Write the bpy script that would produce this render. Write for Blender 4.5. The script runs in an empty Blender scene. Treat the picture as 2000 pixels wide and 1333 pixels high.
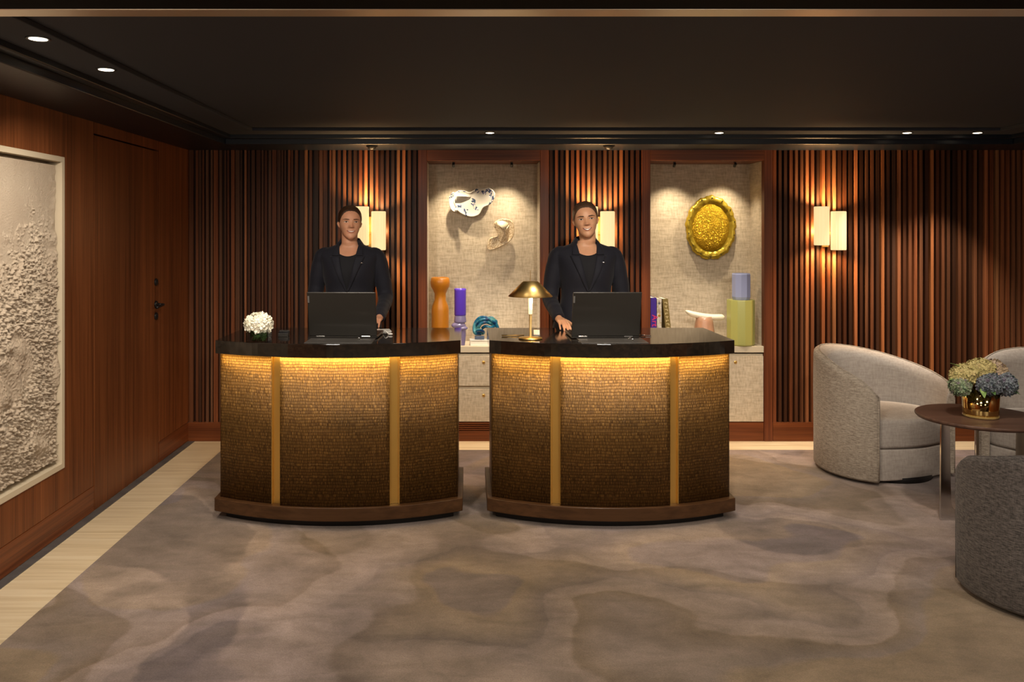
import bpy, bmesh, math, random
from mathutils import Vector, Matrix, noise, Euler
from math import sin, cos, pi, sqrt, radians as R_

S = bpy.context.scene
COL = S.collection
FPX = 1600.0

# ------------------------------------------------------------------ camera
cd = bpy.data.cameras.new('camera'); cam = bpy.data.objects.new('camera', cd); COL.objects.link(cam)
cam.location = (0, 0, 1.5); cam.rotation_euler = (pi/2, 0, 0)
cd.sensor_width = 36; cd.lens = FPX/2000*36
cd.shift_x = (1000-915)/2000; cd.shift_y = -(666.5-456)/2000
cd.clip_start = 0.05; cd.clip_end = 60
S.camera = cam
S.view_settings.view_transform = 'Standard'
try: S.view_settings.look = 'None'
except Exception: pass
S.view_settings.gamma = 1.0
S.view_settings.use_curve_mapping = False
S.view_settings.exposure = 0.55
S.cycles.use_denoising = True
S.cycles.max_bounces = 8
S.cycles.sample_clamp_indirect = 6
w = bpy.data.worlds.new('world'); S.world = w; w.use_nodes = True
w.node_tree.nodes['Background'].inputs[0].default_value = (0.9, 0.8, 0.7, 1)
w.node_tree.nodes['Background'].inputs[1].default_value = 0.02

WARM = (1.0, 0.70, 0.40); SOFT = (1.0, 0.87, 0.72); AMBER = (1.0, 0.60, 0.26)
def light(kind, name, loc, power, col, size=0.05, target=None, spot=60, blend=0.6, sizey=None):
    l = bpy.data.lights.new(name, kind); l.energy = power; l.color = col
    if kind == 'AREA':
        l.size = size
        if sizey: l.shape = 'RECTANGLE'; l.size_y = sizey
        else: l.shape = 'DISK'
    else: l.shadow_soft_size = size
    if kind == 'SPOT': l.spot_size = R_(spot); l.spot_blend = blend
    o = bpy.data.objects.new(name, l); COL.objects.link(o); o.location = loc
    if target is not None:
        d = Vector(target)-Vector(loc); o.rotation_euler = d.to_track_quat('-Z', 'Y').to_euler()
    return o
# unseen fill lights added over and behind the camera
FILL_LIGHTS = [(-1.2, 1.3, 40), (0.9, 1.3, 36), (3.0, 1.3, 38), (-0.6, -1.2, 20), (2.2, -1.2, 20)]
for i, (x, y, p) in enumerate(FILL_LIGHTS):
    light('AREA', 'room_fill_light', (x, y, 2.075), p, SOFT, 0.42, (x, y+0.35, 0))
# ceiling spots over the desks and lounge
TRAY = [(0.14, 5.36), (1.64, 5.36), (2.87, 5.36), (3.33, 5.36)]
for (x, y), p, t in zip(TRAY, (70, 45, 52, 62), (5.75, 5.75, 5.93, 5.93)):
    light('SPOT', 'ceiling_spot_light', (x, y, 2.13), p, SOFT, 0.02, (x, t, 0.3), 64, 0.75)
LEFT_L = [(-1.455, 2.77), (-1.455, 3.29)]
for (x, y), p, dy in zip(LEFT_L, (26, 38), (.55, .75)):
    light('SPOT', 'ceiling_spot_light', (x, y, 2.13), p, SOFT, 0.02, (-2.0, y+dy, 0.9 if dy > .6 else .35), 100, 1.0)
NICHE_L = [(-.11, 6.03, -.05), (.318, 6.03, .15), (1.516, 6.03, 1.55), (1.962, 6.03, 1.75)]
for x, y, tx in NICHE_L:
    light('SPOT', 'niche_spot_light', (x, y-.03, 1.985), 18, (1, .82, .58), 0.012, (tx, 6.2, .75), 96, 1.0)
for x, y, p, tx, ty in ((-.8, 3.5, 62, -.76, 5.2), (.7, 3.5, 72, .74, 5.0), (2.0, 3.3, 55, 2.4, 4.7), (.9, 3.0, 60, 1.3, 4.0), (-.6, 2.7, 45, -.9, 3.9)):
    light('SPOT', 'tray_fill_spot', (x, y, 2.16), p, SOFT, 0.05, (tx, ty, .8), 80, 0.8)  # extra spots added to brighten faces, desks and chairs, without fixtures

# ------------------------------------------------------------------ materials
MATS = {}
def mat(name, col=(.5, .5, .5), rough=.5, metal=0.0, emit=None, estr=0, trans=0, ior=1.45, coat=0, sheen=0, spec=None, sub=0):
    m = bpy.data.materials.new(name); m.use_nodes = True
    b = m.node_tree.nodes['Principled BSDF']
    b.inputs['Base Color'].default_value = (*col, 1)
    b.inputs['Roughness'].default_value = rough
    b.inputs['Metallic'].default_value = metal
    b.inputs['IOR'].default_value = ior
    b.inputs['Transmission Weight'].default_value = trans
    b.inputs['Coat Weight'].default_value = coat
    b.inputs['Sheen Weight'].default_value = sheen
    if sub:
        b.inputs['Subsurface Weight'].default_value = sub
        b.inputs['Subsurface Radius'].default_value = (1, .35, .2)
        b.inputs['Subsurface Scale'].default_value = .01
    if spec is not None: b.inputs['Specular IOR Level'].default_value = spec
    if emit: b.inputs['Emission Color'].default_value = (*emit, 1); b.inputs['Emission Strength'].default_value = estr
    MATS[name] = m
    return m
class NT:
    def __init__(s, m): s.t = m.node_tree; s.n = s.t.nodes; s.b = s.n['Principled BSDF']
    def node(s, typ, **kw):
        n = s.n.new(typ)
        for k, v in kw.items():
            if k.startswith('i_'): n.inputs[int(k[2:])].default_value = v
            else: setattr(n, k, v)
        return n
    def link(s, a, b): s.t.links.new(a, b)
    def coords(s, scale=(1, 1, 1), kind='Object', loc=(0, 0, 0)):
        c = s.node('ShaderNodeTexCoord'); mp = s.node('ShaderNodeMapping')
        mp.inputs['Scale'].default_value = scale; mp.inputs['Location'].default_value = loc
        s.link(c.outputs[kind], mp.inputs[0]); return mp.outputs[0]
    def noise(s, vec, scale=5, detail=4, rough=.5, dist=0):
        n = s.node('ShaderNodeTexNoise'); n.inputs['Scale'].default_value = scale
        n.inputs['Detail'].default_value = detail; n.inputs['Roughness'].default_value = rough
        n.inputs['Distortion'].default_value = dist
        s.link(vec, n.inputs['Vector']); return n.outputs['Fac']
    def ramp(s, fac, stops, interp='LINEAR'):
        r = s.node('ShaderNodeValToRGB'); e = r.color_ramp; e.interpolation = interp
        while len(e.elements) < len(stops): e.elements.new(.5)
        for el, (p, c) in zip(e.elements, stops):
            el.position = p; el.color = (*c, 1) if len(c) == 3 else c
        s.link(fac, r.inputs[0]); return r.outputs[0]
    def mix(s, a, b, fac, mode='MIX'):
        m = s.node('ShaderNodeMix', data_type='RGBA', blend_type=mode)
        for sock, v in ((m.inputs[6], a), (m.inputs[7], b), (m.inputs[0], fac)):
            if hasattr(v, 'links'): s.link(v, sock)
            elif isinstance(v, tuple): sock.default_value = (*v, 1)
            else: sock.default_value = v
        return m.outputs[2]
    def math(s, op, a, b=0.0):
        m = s.node('ShaderNodeMath', operation=op)
        for i, v in enumerate((a, b)):
            if hasattr(v, 'links'): s.link(v, m.inputs[i])
            else: m.inputs[i].default_value = v
        return m.outputs[0]
    def bump(s, h, strength=.3, dist=.01):
        b = s.node('ShaderNodeBump'); b.inputs['Strength'].default_value = strength; b.inputs['Distance'].default_value = dist
        s.link(h, b.inputs['Height']); s.link(b.outputs[0], s.b.inputs['Normal'])
    def color(s, c): s.link(c, s.b.inputs['Base Color'])

def wood(name, grain='Z', dark=(.035, .010, .004), light_=(.20, .065, .022), rough=.42, tone=False, freq=70, coat=0):
    m = mat(name, rough=rough, coat=coat, spec=.28); n = NT(m)
    f = freq; sc = {'Z': (f, f, 1.2), 'X': (1.2, f, f), 'Y': (f, 1.2, f)}[grain]
    v = n.coords(sc)
    a = n.noise(v, 1, 6, .6, .4)
    sc2 = tuple(s_*.12 for s_ in sc)
    b = n.noise(n.coords(sc2, loc=(3, 5, 7)), 1, 3, .5, 1.2)
    t = n.math('ADD', n.math('MULTIPLY', a, .65), n.math('MULTIPLY', b, .35))
    mid = tuple((d+l)*.5 for d, l in zip(dark, light_))
    c = n.ramp(t, [(.32, dark), (.5, mid), (.68, light_)])
    if tone:
        at = n.node('ShaderNodeAttribute', attribute_name='tone')
        c = n.mix(c, at.outputs['Color'], 1.0, 'MULTIPLY')
    n.color(c); n.bump(a, .12, .002)
    return m
W_WALL = wood('walnut_veneer_vertical', 'Z', (.075, .022, .007), (.23, .075, .024), .42)
W_BASE_Y = wood('walnut_veneer_along_left', 'Y', (.07, .018, .006), (.22, .065, .02), .35)
W_BASE_X = wood('walnut_veneer_along_back', 'X', (.07, .018, .006), (.22, .065, .02), .35)
W_CASE = wood('walnut_casing', 'Z', (.07, .018, .007), (.19, .055, .02), .38)
W_SLAT = wood('walnut_slats', 'Z', (.12, .036, .014), (.44, .155, .060), .5, tone=True)
W_TABLE = wood('table_walnut', 'X', (.055, .03, .022), (.13, .072, .050), .36, freq=50)
W_DESKB = wood('desk_base_wood', 'X', (.035, .016, .007), (.085, .040, .017), .33, freq=45)

def stone():
    m = mat('travertine', rough=.35); n = NT(m)
    a = n.noise(n.coords((1.2, 38, 10)), 1, 6, .6, .5)
    b = n.noise(n.coords((2, 3, 3)), 2, 4)
    c = n.ramp(a, [(.3, (.48, .37, .22)), (.5, (.64, .52, .34)), (.7, (.74, .64, .46))])
    n.color(n.mix(c, (.50, .42, .31), n.math('MULTIPLY', b, .4)))
    return m
def stone_x():
    m = mat('travertine_back', rough=.35); return m
STONE = stone()
def carpet_mat():
    m = mat('carpet_pile', rough=.95, sheen=.15, spec=.15); n = NT(m)
    co = n.coords((1, 1, 1))
    # warped coordinates
    def warped(seed, amt, scale):
        c = n.coords((1, 1, 1), loc=(seed, seed*1.7, 0))
        nt = n.node('ShaderNodeTexNoise'); nt.inputs['Scale'].default_value = scale; nt.inputs['Detail'].default_value = 5
        n.link(c, nt.inputs['Vector'])
        vm = n.node('ShaderNodeVectorMath', operation='MULTIPLY_ADD')
        n.link(nt.outputs['Color'], vm.inputs[0]); vm.inputs[1].default_value = (amt, amt, 0); n.link(c, vm.inputs[2])
        return vm.outputs[0]
    big = n.noise(warped(3.1, .55, 1.1), .8, 2, .4)
    c = n.ramp(big, [(.0, (.11, .095, .09)), (.40, (.25, .19, .12)), (.412, (.215, .18, .175)), (.475, (.15, .11, .075)),
                     (.482, (.30, .24, .21)), (.54, (.23, .19, .185)), (.547, (.13, .108, .112)), (.63, (.29, .225, .155)), (.638, (.18, .15, .155)), (1, (.11, .095, .105))])
    patch = n.noise(warped(9.4, .8, .8), .65, 2, .4)
    c2 = n.ramp(patch, [(.0, (.10, .09, .10)), (.44, (.15, .122, .132)), (.447, (.33, .265, .25)), (.53, (.30, .24, .21)), (.537, (.165, .12, .08)), (.60, (.22, .17, .12)), (1, (.15, .12, .095))])
    c = n.mix(c, c2, .5)
    blotch = n.noise(warped(5.5, .25, 3), 4, 5, .65)
    c = n.mix(c, n.ramp(blotch, [(.3, (.72, .70, .68)), (.7, (1.22, 1.2, 1.18))]), 1.0, 'MULTIPLY')
    cloud = n.noise(n.coords((.55, 1.3, 1), loc=(2, 2, 0)), 7, 4, .6, .8)
    c = n.mix(c, n.ramp(cloud, [(.35, (.86, .84, .80)), (.65, (1.14, 1.12, 1.12))]), 1.0, 'MULTIPLY')
    fine = n.noise(co, 260, 2, .7)
    c = n.mix(c, n.ramp(fine, [(.3, (.78, .78, .78)), (.7, (1.18, 1.18, 1.18))]), 1.0, 'MULTIPLY')
    n.color(c); n.bump(fine, .5, .004)
    return m
CARPET = carpet_mat()
def weave(name, c1, c2, scale=160, rough=.85, bump=.35, stretch=(1, 1, 1), sheen=.1, dist=.002, wx=.5):
    m = mat(name, rough=rough, sheen=sheen, spec=.25); n = NT(m)
    s1 = n.noise(n.coords((scale*stretch[0], scale*stretch[1], scale*.25*stretch[2])), 1, 3, .6)
    s2 = n.noise(n.coords((scale*.16*stretch[0], scale*.16*stretch[1], scale*stretch[2])), 1, 3, .6)
    f = n.math('ADD', n.math('MULTIPLY', s1, wx), n.math('MULTIPLY', s2, 1-wx))
    n.color(n.ramp(f, [(.38, c1), (.62, c2)])); n.bump(f, bump, dist)
    return m
TWEED = weave('chair_tweed', (.21, .175, .14), (.42, .365, .30), 240, bump=.5, wx=.28)
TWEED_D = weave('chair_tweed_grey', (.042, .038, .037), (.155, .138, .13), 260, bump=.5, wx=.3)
PLAIN = weave('chair_inner_fabric', (.34, .305, .275), (.44, .40, .365), 110, bump=.15)
GRASS = weave('grasscloth', (.40, .33, .235), (.60, .51, .385), 75, rough=.6, bump=.25)
CABF = weave('cabinet_grasscloth', (.42, .34, .235), (.62, .52, .38), 75, rough=.55, bump=.25)

BLACKC = mat('ceiling_paint', (.046, .052, .066), .75, spec=.2)
NAVY = mat('soffit_paint', (.006, .010, .018), .4)
GROOVE = mat('dark_groove', (.006, .005, .005), .7)
METAL = mat('satin_metal_strip', (.75, .66, .54), .38, 1.0)
GREYM = mat('grey_metal_channel', (.16, .16, .165), .45, .6)
GRANITE = mat('polished_black_stone', (.016, .012, .010), .075, coat=0, ior=1.75)
PADM = mat('desk_pad_leather', (.05, .046, .042), .35)
BRASS = mat('brushed_brass', (.66, .46, .17), .38, 1.0)
BRASSD = mat('satin_brass_channel', (.72, .45, .12), .36, .9)
CHROME = mat('chrome', (.62, .62, .62), .12, 1.0)
BLACK = mat('black_metal', (.008, .008, .009), .35)
IVORY = mat('recess_frame_paint', (.58, .50, .37), .45)
CREAMD = mat('counter_lacquer', (.55, .47, .34), .4)
PLASTIC = mat('laptop_grey', (.026, .024, .021), .34, .4)
PLASTICB = mat('laptop_black', (.01, .01, .01), .4)
SCREEN = mat('screen_glass', (.01, .01, .012), .1)
SKIN = mat('skin', (.66, .33, .20), .5, sub=.15)
SKIN2 = mat('skin_warm', (.70, .37, .215), .48, sub=.15)
NAVYC = mat('navy_wool', (.0050, .0055, .0125), .8, sheen=.05)
BLACKK = mat('black_knit', (.006, .006, .009), .85)
HAIR1 = mat('hair_dark_brown', (.035, .016, .008), .42)
HAIR2 = mat('hair_brown', (.06, .032, .018), .42)
LIPS = mat('lips', (.42, .13, .09), .4)
MOUTHD = mat('mouth_shadow', (.12, .02, .015), .6)
TEETH = mat('teeth', (.85, .80, .72), .3)
EYEW = mat('eye_white', (.62, .55, .50), .3)
IRIS = mat('iris', (.03, .015, .008), .15)
LASH = mat('lashes', (.02, .010, .006), .7)
WHITE = mat('white_gloss', (.70, .68, .64), .3)
PAGES = mat('book_pages', (.78, .73, .62), .8)
LEDM = mat('led_strip', (1, .8, .4), .5, emit=(1, .68, .22), estr=26)
DISC = mat('downlight_lens', (1, .9, .7), .5, emit=(1, .82, .58), estr=5)
for nm, base_ in (('skin', SKIN), ('skin_warm', SKIN2)):
    n = NT(base_); c0 = tuple(base_.node_tree.nodes['Principled BSDF'].inputs['Base Color'].default_value)[:3]
    f = n.noise(n.coords((1, 1, 1)), 30, 3); n.color(n.mix(c0, tuple(x*.82 for x in c0), f))
for mm, rr in ((HAIR1, 260), (HAIR2, 260)):
    n = NT(mm); c0 = tuple(mm.node_tree.nodes['Principled BSDF'].inputs['Base Color'].default_value)[:3]
    f = n.noise(n.coords((1, .1, .4)), rr, 2); n.color(n.mix(tuple(x*.6 for x in c0), tuple(x*1.8 for x in c0), f)); n.bump(f, .3, .002)
n = NT(NAVYC); f = n.noise(n.coords((1, 1, 1)), 500, 2); n.bump(f, .15, .001)
n = NT(GREYM); n.color(n.ramp(n.noise(n.coords((1, 1, 1)), 12, 3), [(.3, (.13, .13, .135)), (.7, (.19, .19, .19))]))
for mm, sc_ in ((BRASS, (3, 3, 120)), (BRASSD, (90, 90, 2)), (METAL, (2, 120, 2)), (CHROME, (40, 40, 2))):
    n = NT(mm); n.bump(n.noise(n.coords(sc_), 1, 3), .05, .001)
for mm, sc_ in ((BLACKC, 90), (NAVY, 60), (IVORY, 60), (CREAMD, 40)):
    n = NT(mm); n.bump(n.noise(n.coords(), sc_, 3), .04, .001)
n = NT(GRANITE); v = n.noise(n.coords(), 45, 6, .7)
n.color(n.ramp(v, [(.4, (.006, .005, .004)), (.72, (.018, .012, .008))]))

def desk_weave():
    m = mat('metallic_woven_panel', rough=.42, metal=.55); n = NT(m)
    uv = n.node('ShaderNodeTexCoord').outputs['UV']
    sp = n.node('ShaderNodeSeparateXYZ'); n.link(uv, sp.inputs[0])
    u, v = sp.outputs[0], sp.outputs[1]
    wob = n.noise(uv, 9, 2)
    vv = n.math('ADD', v, n.math('MULTIPLY', wob, .016))
    rowf = n.math('DIVIDE', vv, .0155); row = n.math('FLOOR', rowf); fr = n.math('FRACT', rowf)
    cb = n.node('ShaderNodeCombineXYZ')
    n.link(n.math('ADD', n.math('MULTIPLY', u, 215), n.math('MULTIPLY', row, 17.37)), cb.inputs[0])
    n.link(n.math('MULTIPLY', v, 14), cb.inputs[1]); n.link(row, cb.inputs[2])
    dash = n.noise(cb.outputs[0], 1, 2, .6)
    edge = n.math('POWER', n.math('SINE', n.math('MULTIPLY', fr, pi)), .5)
    h = n.math('MULTIPLY', dash, n.math('ADD', n.math('MULTIPLY', edge, .38), .62))
    big = n.noise(uv, 5, 3)
    c = n.ramp(h, [(.26, (.060, .028, .007)), (.46, (.125, .064, .017)), (.66, (.27, .15, .042))])
    # thin irregular seams of the sheets
    sx = n.math('FRACT', n.math('DIVIDE', u, .16)); seam = n.math('GREATER_THAN', sx, .992)
    sy = n.math('FRACT', n.math('DIVIDE', v, .165)); seam2 = n.math('GREATER_THAN', sy, .991)
    sm = n.math('MULTIPLY', n.math('MAXIMUM', seam, seam2), n.math('GREATER_THAN', n.noise(uv, 6, 1), .52))
    c = n.mix(c, (.45, .30, .14), n.math('MULTIPLY', sm, .38))
    c = n.mix(c, n.ramp(big, [(.3, (.8, .8, .8)), (.7, (1.15, 1.12, 1.1))]), 1.0, 'MULTIPLY')
    n.color(c); n.bump(h, .9, .004)
    return m
DESKW = desk_weave()
def relief_mat():
    m = mat('cast_plaster', (.5, .42, .32), .8); n = NT(m)
    f = n.noise(n.coords(), 110, 5, .75); n.bump(f, 1.0, .006)
    n.color(n.ramp(n.noise(n.coords(), 3, 3), [(.3, (.46, .37, .275)), (.7, (.56, .47, .36))]))
    return m
PLASTER = relief_mat()

# ------------------------------------------------------------------ mesh helpers
class MB:
    def __init__(s): s.bm = bmesh.new(); s.uv = None
    def face(s, vs):
        try: return s.bm.faces.new(vs)
        except ValueError: return None
    def box(s, a, b, M=None):
        x0, y0, z0 = a; x1, y1, z1 = b
        vs = [s.bm.verts.new(Vector(p) if M is None else M@Vector(p)) for p in
              ((x0, y0, z0), (x1, y0, z0), (x1, y1, z0), (x0, y1, z0), (x0, y0, z1), (x1, y0, z1), (x1, y1, z1), (x0, y1, z1))]
        for f in ((0, 3, 2, 1), (4, 5, 6, 7), (0, 1, 5, 4), (1, 2, 6, 5), (2, 3, 7, 6), (3, 0, 4, 7)): s.face([vs[i] for i in f])
        return vs
    def grid(s, rows, closed=False, cap0=False, cap1=False):
        vr = [[s.bm.verts.new(p) for p in r] for r in rows]
        for i in range(len(vr)-1):
            a, b = vr[i], vr[i+1]; k = len(a)
            for j in range(k if closed else k-1):
                s.face([a[j], a[(j+1) % k], b[(j+1) % k], b[j]])
        if cap0: s.face(list(reversed(vr[0])))
        if cap1: s.face(vr[-1])
        return vr
    def lathe(s, prof, n=40, c=(0, 0, 0), M=None, a0=0, flute=None, cap0=True, cap1=True):
        rows = []
        for r, z in prof:
            row = []
            for i in range(n):
                t = a0+2*pi*i/n; rr = r*(flute(t, z) if flute else 1)
                p = Vector((c[0]+rr*cos(t), c[1]+rr*sin(t), c[2]+z)); row.append(p if M is None else M@p)
            rows.append(row)
        return s.grid(rows, True, cap0, cap1)
    def tube(s, pts, rad, n=12, cap=True, flat=1.0, up=None):
        pts = [Vector(p) for p in pts]; m = len(pts)
        rad = rad if hasattr(rad, '__len__') else [rad]*m
        rows = []; prev = None
        for i, p in enumerate(pts):
            t = (pts[min(i+1, m-1)]-pts[max(i-1, 0)]).normalized()
            if prev is None:
                a = Vector(up) if up else (Vector((0, 0, 1)) if abs(t.z) < .9 else Vector((1, 0, 0)))
                x = t.cross(a).normalized()
            else: x = (prev-t*prev.dot(t)).normalized()
            prev = x; y = t.cross(x)
            rows.append([p+(x*cos(2*pi*k/n)+y*flat*sin(2*pi*k/n))*rad[i] for k in range(n)])
        return s.grid(rows, True, cap, cap)
    def sphere(s, c, r, n=16, m=10, sc=(1, 1, 1), M=None):
        c = Vector(c); rows = []
        for i in range(1, m):
            t = pi*i/m
            row = [Vector((r*sc[0]*sin(t)*cos(2*pi*k/n), r*sc[1]*sin(t)*sin(2*pi*k/n), -r*sc[2]*cos(t))) for k in range(n)]
            rows.append([(c+p) if M is None else c+M@p for p in row])
        vr = s.grid(rows, True)
        for sgn, ring in ((-1, vr[0]), (1, vr[-1])):
            p = Vector((0, 0, sgn*r*sc[2])); v = s.bm.verts.new((c+p) if M is None else c+M@p)
            for k in range(n):
                a, b = ring[k], ring[(k+1) % n]
                s.face([b, a, v] if sgn < 0 else [a, b, v])
    def capsule(s, a, b, ra, rb, n=12):
        a = Vector(a); b = Vector(b); s.sphere(a, ra, n, 8); s.sphere(b, rb, n, 8); s.tube([a, b], [ra, rb], n)
    def prism(s, pts, z0, z1, M=None):
        lo = [Vector((p[0], p[1], z0)) for p in pts]; hi = [Vector((p[0], p[1], z1)) for p in pts]
        if M is not None: lo = [M@p for p in lo]; hi = [M@p for p in hi]
        return s.grid([lo, hi], True, True, True)
    def build(s, name, m, parent=None, smooth=False, bevel=0, seg=2, ang=40, solid=0, sub=0, remesh=0, fix=True):
        bm = s.bm
        if fix: bmesh.ops.recalc_face_normals(bm, faces=bm.faces)
        me = bpy.data.meshes.new(name); bm.to_mesh(me); bm.free()
        if smooth:
            for p in me.polygons: p.use_smooth = True
        o = bpy.data.objects.new(name, me); COL.objects.link(o)
        if m: me.materials.append(m)
        if parent: o.parent = parent
        if solid:
            md = o.modifiers.new('s', 'SOLIDIFY'); md.thickness = solid; md.offset = 0
        if bevel:
            md = o.modifiers.new('b', 'BEVEL'); md.width = bevel; md.segments = seg; md.limit_method = 'ANGLE'; md.angle_limit = R_(ang)
            md.harden_normals = False
        if sub:
            md = o.modifiers.new('u', 'SUBSURF'); md.levels = sub; md.render_levels = sub
        if remesh:
            md = o.modifiers.new('r', 'REMESH'); md.mode = 'VOXEL'; md.voxel_size = remesh; md.use_smooth_shade = True
            sm = o.modifiers.new('sm', 'SMOOTH'); sm.iterations = 3; sm.factor = .5
        return o
def smooth_by_angle(o, ang=35):
    me = o.data
    for p in me.polygons: p.use_smooth = True
    bm = bmesh.new(); bm.from_mesh(me)
    for e in bm.edges:
        if len(e.link_faces) == 2 and e.calc_face_angle(0) > R_(ang): e.smooth = False
    bm.to_mesh(me); bm.free(); return o
def tag(o, label=None, cat=None, group=None, kind=None):
    if label: o['label'] = label
    if cat: o['category'] = cat
    if group: o['group'] = group
    if kind: o['kind'] = kind
    return o
def thing(name, label, cat, loc=(0, 0, 0), rz=0, group=None):
    o = bpy.data.objects.new(name, None); COL.objects.link(o); o.empty_display_size = .05
    o.location = loc; o.rotation_euler = (0, 0, rz); return tag(o, label, cat, group)
def struct(mb, name, m, **kw): return tag(mb.build(name, m, **kw), kind='structure')
def copy_tree(o, parent=None):
    c = o.copy(); COL.objects.link(c); c.parent = parent
    for ch in list(o.children): copy_tree(ch, c)
    return c
def lerp(a, b, t): return a+(b-a)*t
def tab(T, x):
    """smooth table interpolation"""
    if x <= T[0][0]: return T[0][1:]
    for i in range(len(T)-1):
        a, b = T[i], T[i+1]
        if x <= b[0]:
            t = (x-a[0])/(b[0]-a[0])
            p0 = T[max(i-1, 0)]; p3 = T[min(i+2, len(T)-1)]
            out = []
            for k in range(1, len(a)):
                h = b[0]-a[0]
                m0 = (b[k]-p0[k])/(b[0]-p0[0])*h if b[0] != p0[0] else 0
                m1 = (p3[k]-a[k])/(p3[0]-a[0])*h if p3[0] != a[0] else 0
                t2, t3 = t*t, t*t*t
                out.append((2*t3-3*t2+1)*a[k]+(t3-2*t2+t)*m0+(-2*t3+3*t2)*b[k]+(t3-t2)*m1)
            return tuple(out)
    return T[-1][1:]
def spline(P, k=8):
    P = [Vector(p) for p in P]; out = []
    for i in range(len(P)-1):
        p0, p1, p2, p3 = P[max(i-1, 0)], P[i], P[i+1], P[min(i+2, len(P)-1)]
        for j in range(k):
            t = j/k; out.append(.5*((2*p1)+(p2-p0)*t+(2*p0-5*p1+4*p2-p3)*t*t+(-p0+3*p1-3*p2+p3)*t**3))
    out.append(P[-1]); return out

# ------------------------------------------------------------------ room shell
XL, XR, YB, YN = -2.02, 4.05, 5.904, -3.0
ZC = 2.18
b = MB(); b.box((XL-.15, YN-.1, -.12), (XR+.15, YB+.4, 0)); struct(b, 'floor', STONE)
b = MB(); b.box((XL-.15, YN-.1, ZC), (XR+.15, YB+.4, ZC+.12)); struct(b, 'ceiling', BLACKC)
# left wall with art recess and door opening
AY0, AY1, AZ0, AZ1 = 2.30, 4.09, .33, 1.88
DY0, DY1, DZ = 4.42, 5.34, 2.035; g = .005
b = MB()
b.box((XL-.03, YN, .14), (XL, AY0, ZC)); b.box((XL-.03, AY0, AZ1), (XL, AY1, ZC)); b.box((XL-.03, AY0, .14), (XL, AY1, AZ0))
b.box((XL-.03, AY1, .14), (XL, DY0-g, ZC)); b.box((XL-.03, DY0+g*.0, DZ+g), (XL, DY1, ZC)); b.box((XL-.03, DY1+g, .14), (XL, YB+.05, ZC))
struct(b, 'wall_left', W_WALL)
b = MB(); b.box((XL-.16, YN, -.0), (XL-.11, YB+.05, ZC)); struct(b, 'wall_left_backing', GROOVE)
b = MB(); b.box((XL-.031, YN, .004), (XL+.002, DY0-g, .137)); b.box((XL-.031, DY1+g, .004), (XL+.002, YB, .137))
struct(b, 'baseboard_left', W_BASE_Y, bevel=.0015)
b = MB(); b.box((XL+.002, YN, 0), (XL+.05, YB-.01, .003)); struct(b, 'trim_1', GREYM)
# door
d = MB(); d.box((XL-.03, DY0+g, .004), (XL, DY1-g, DZ-g))
door = d.build('door_1', W_WALL); tag(door, kind='structure')
def rosette(y, z, r=.024):
    m = MB(); M = Matrix.Translation((XL, y, z))@Matrix.Rotation(pi/2, 4, 'Y')
    m.lathe([(r, 0), (r, .006), (r*.85, .010), (r*.35, .010), (r*.3, .013)], 24, M=M); return m
rosette(5.29, 1.185).build('lock_rosette', BLACK, door, smooth=True, bevel=.001)
rosette(5.29, .965).build('lock_rosette', BLACK, door, smooth=True, bevel=.001)
h = rosette(5.29, 1.04); h.tube([(XL, 5.29, 1.04), (XL+.05, 5.29, 1.04)], .009)
h.tube(spline([(XL+.05, 5.29, 1.04), (XL+.056, 5.26, 1.04), (XL+.056, 5.20, 1.036), (XL+.054, 5.165, 1.03)], 5), .009)
h.build('door_handle', BLACK, door, smooth=True)
# art recess
b = MB(); t = .026; dp = .075
b.box((XL-dp, AY1-t, AZ0), (XL+.004, AY1, AZ1)); b.box((XL-dp, AY0, AZ0), (XL+.004, AY0+t, AZ1))
b.box((XL-dp, AY0+t, AZ1-t), (XL+.004, AY1-t, AZ1)); b.box((XL-dp, AY0+t, AZ0), (XL+.004, AY1-t, AZ0+t))
b.box((XL-dp-.005, AY0, AZ0), (XL-dp, AY1, AZ1))
struct(b, 'trim_2', IVORY)
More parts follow.
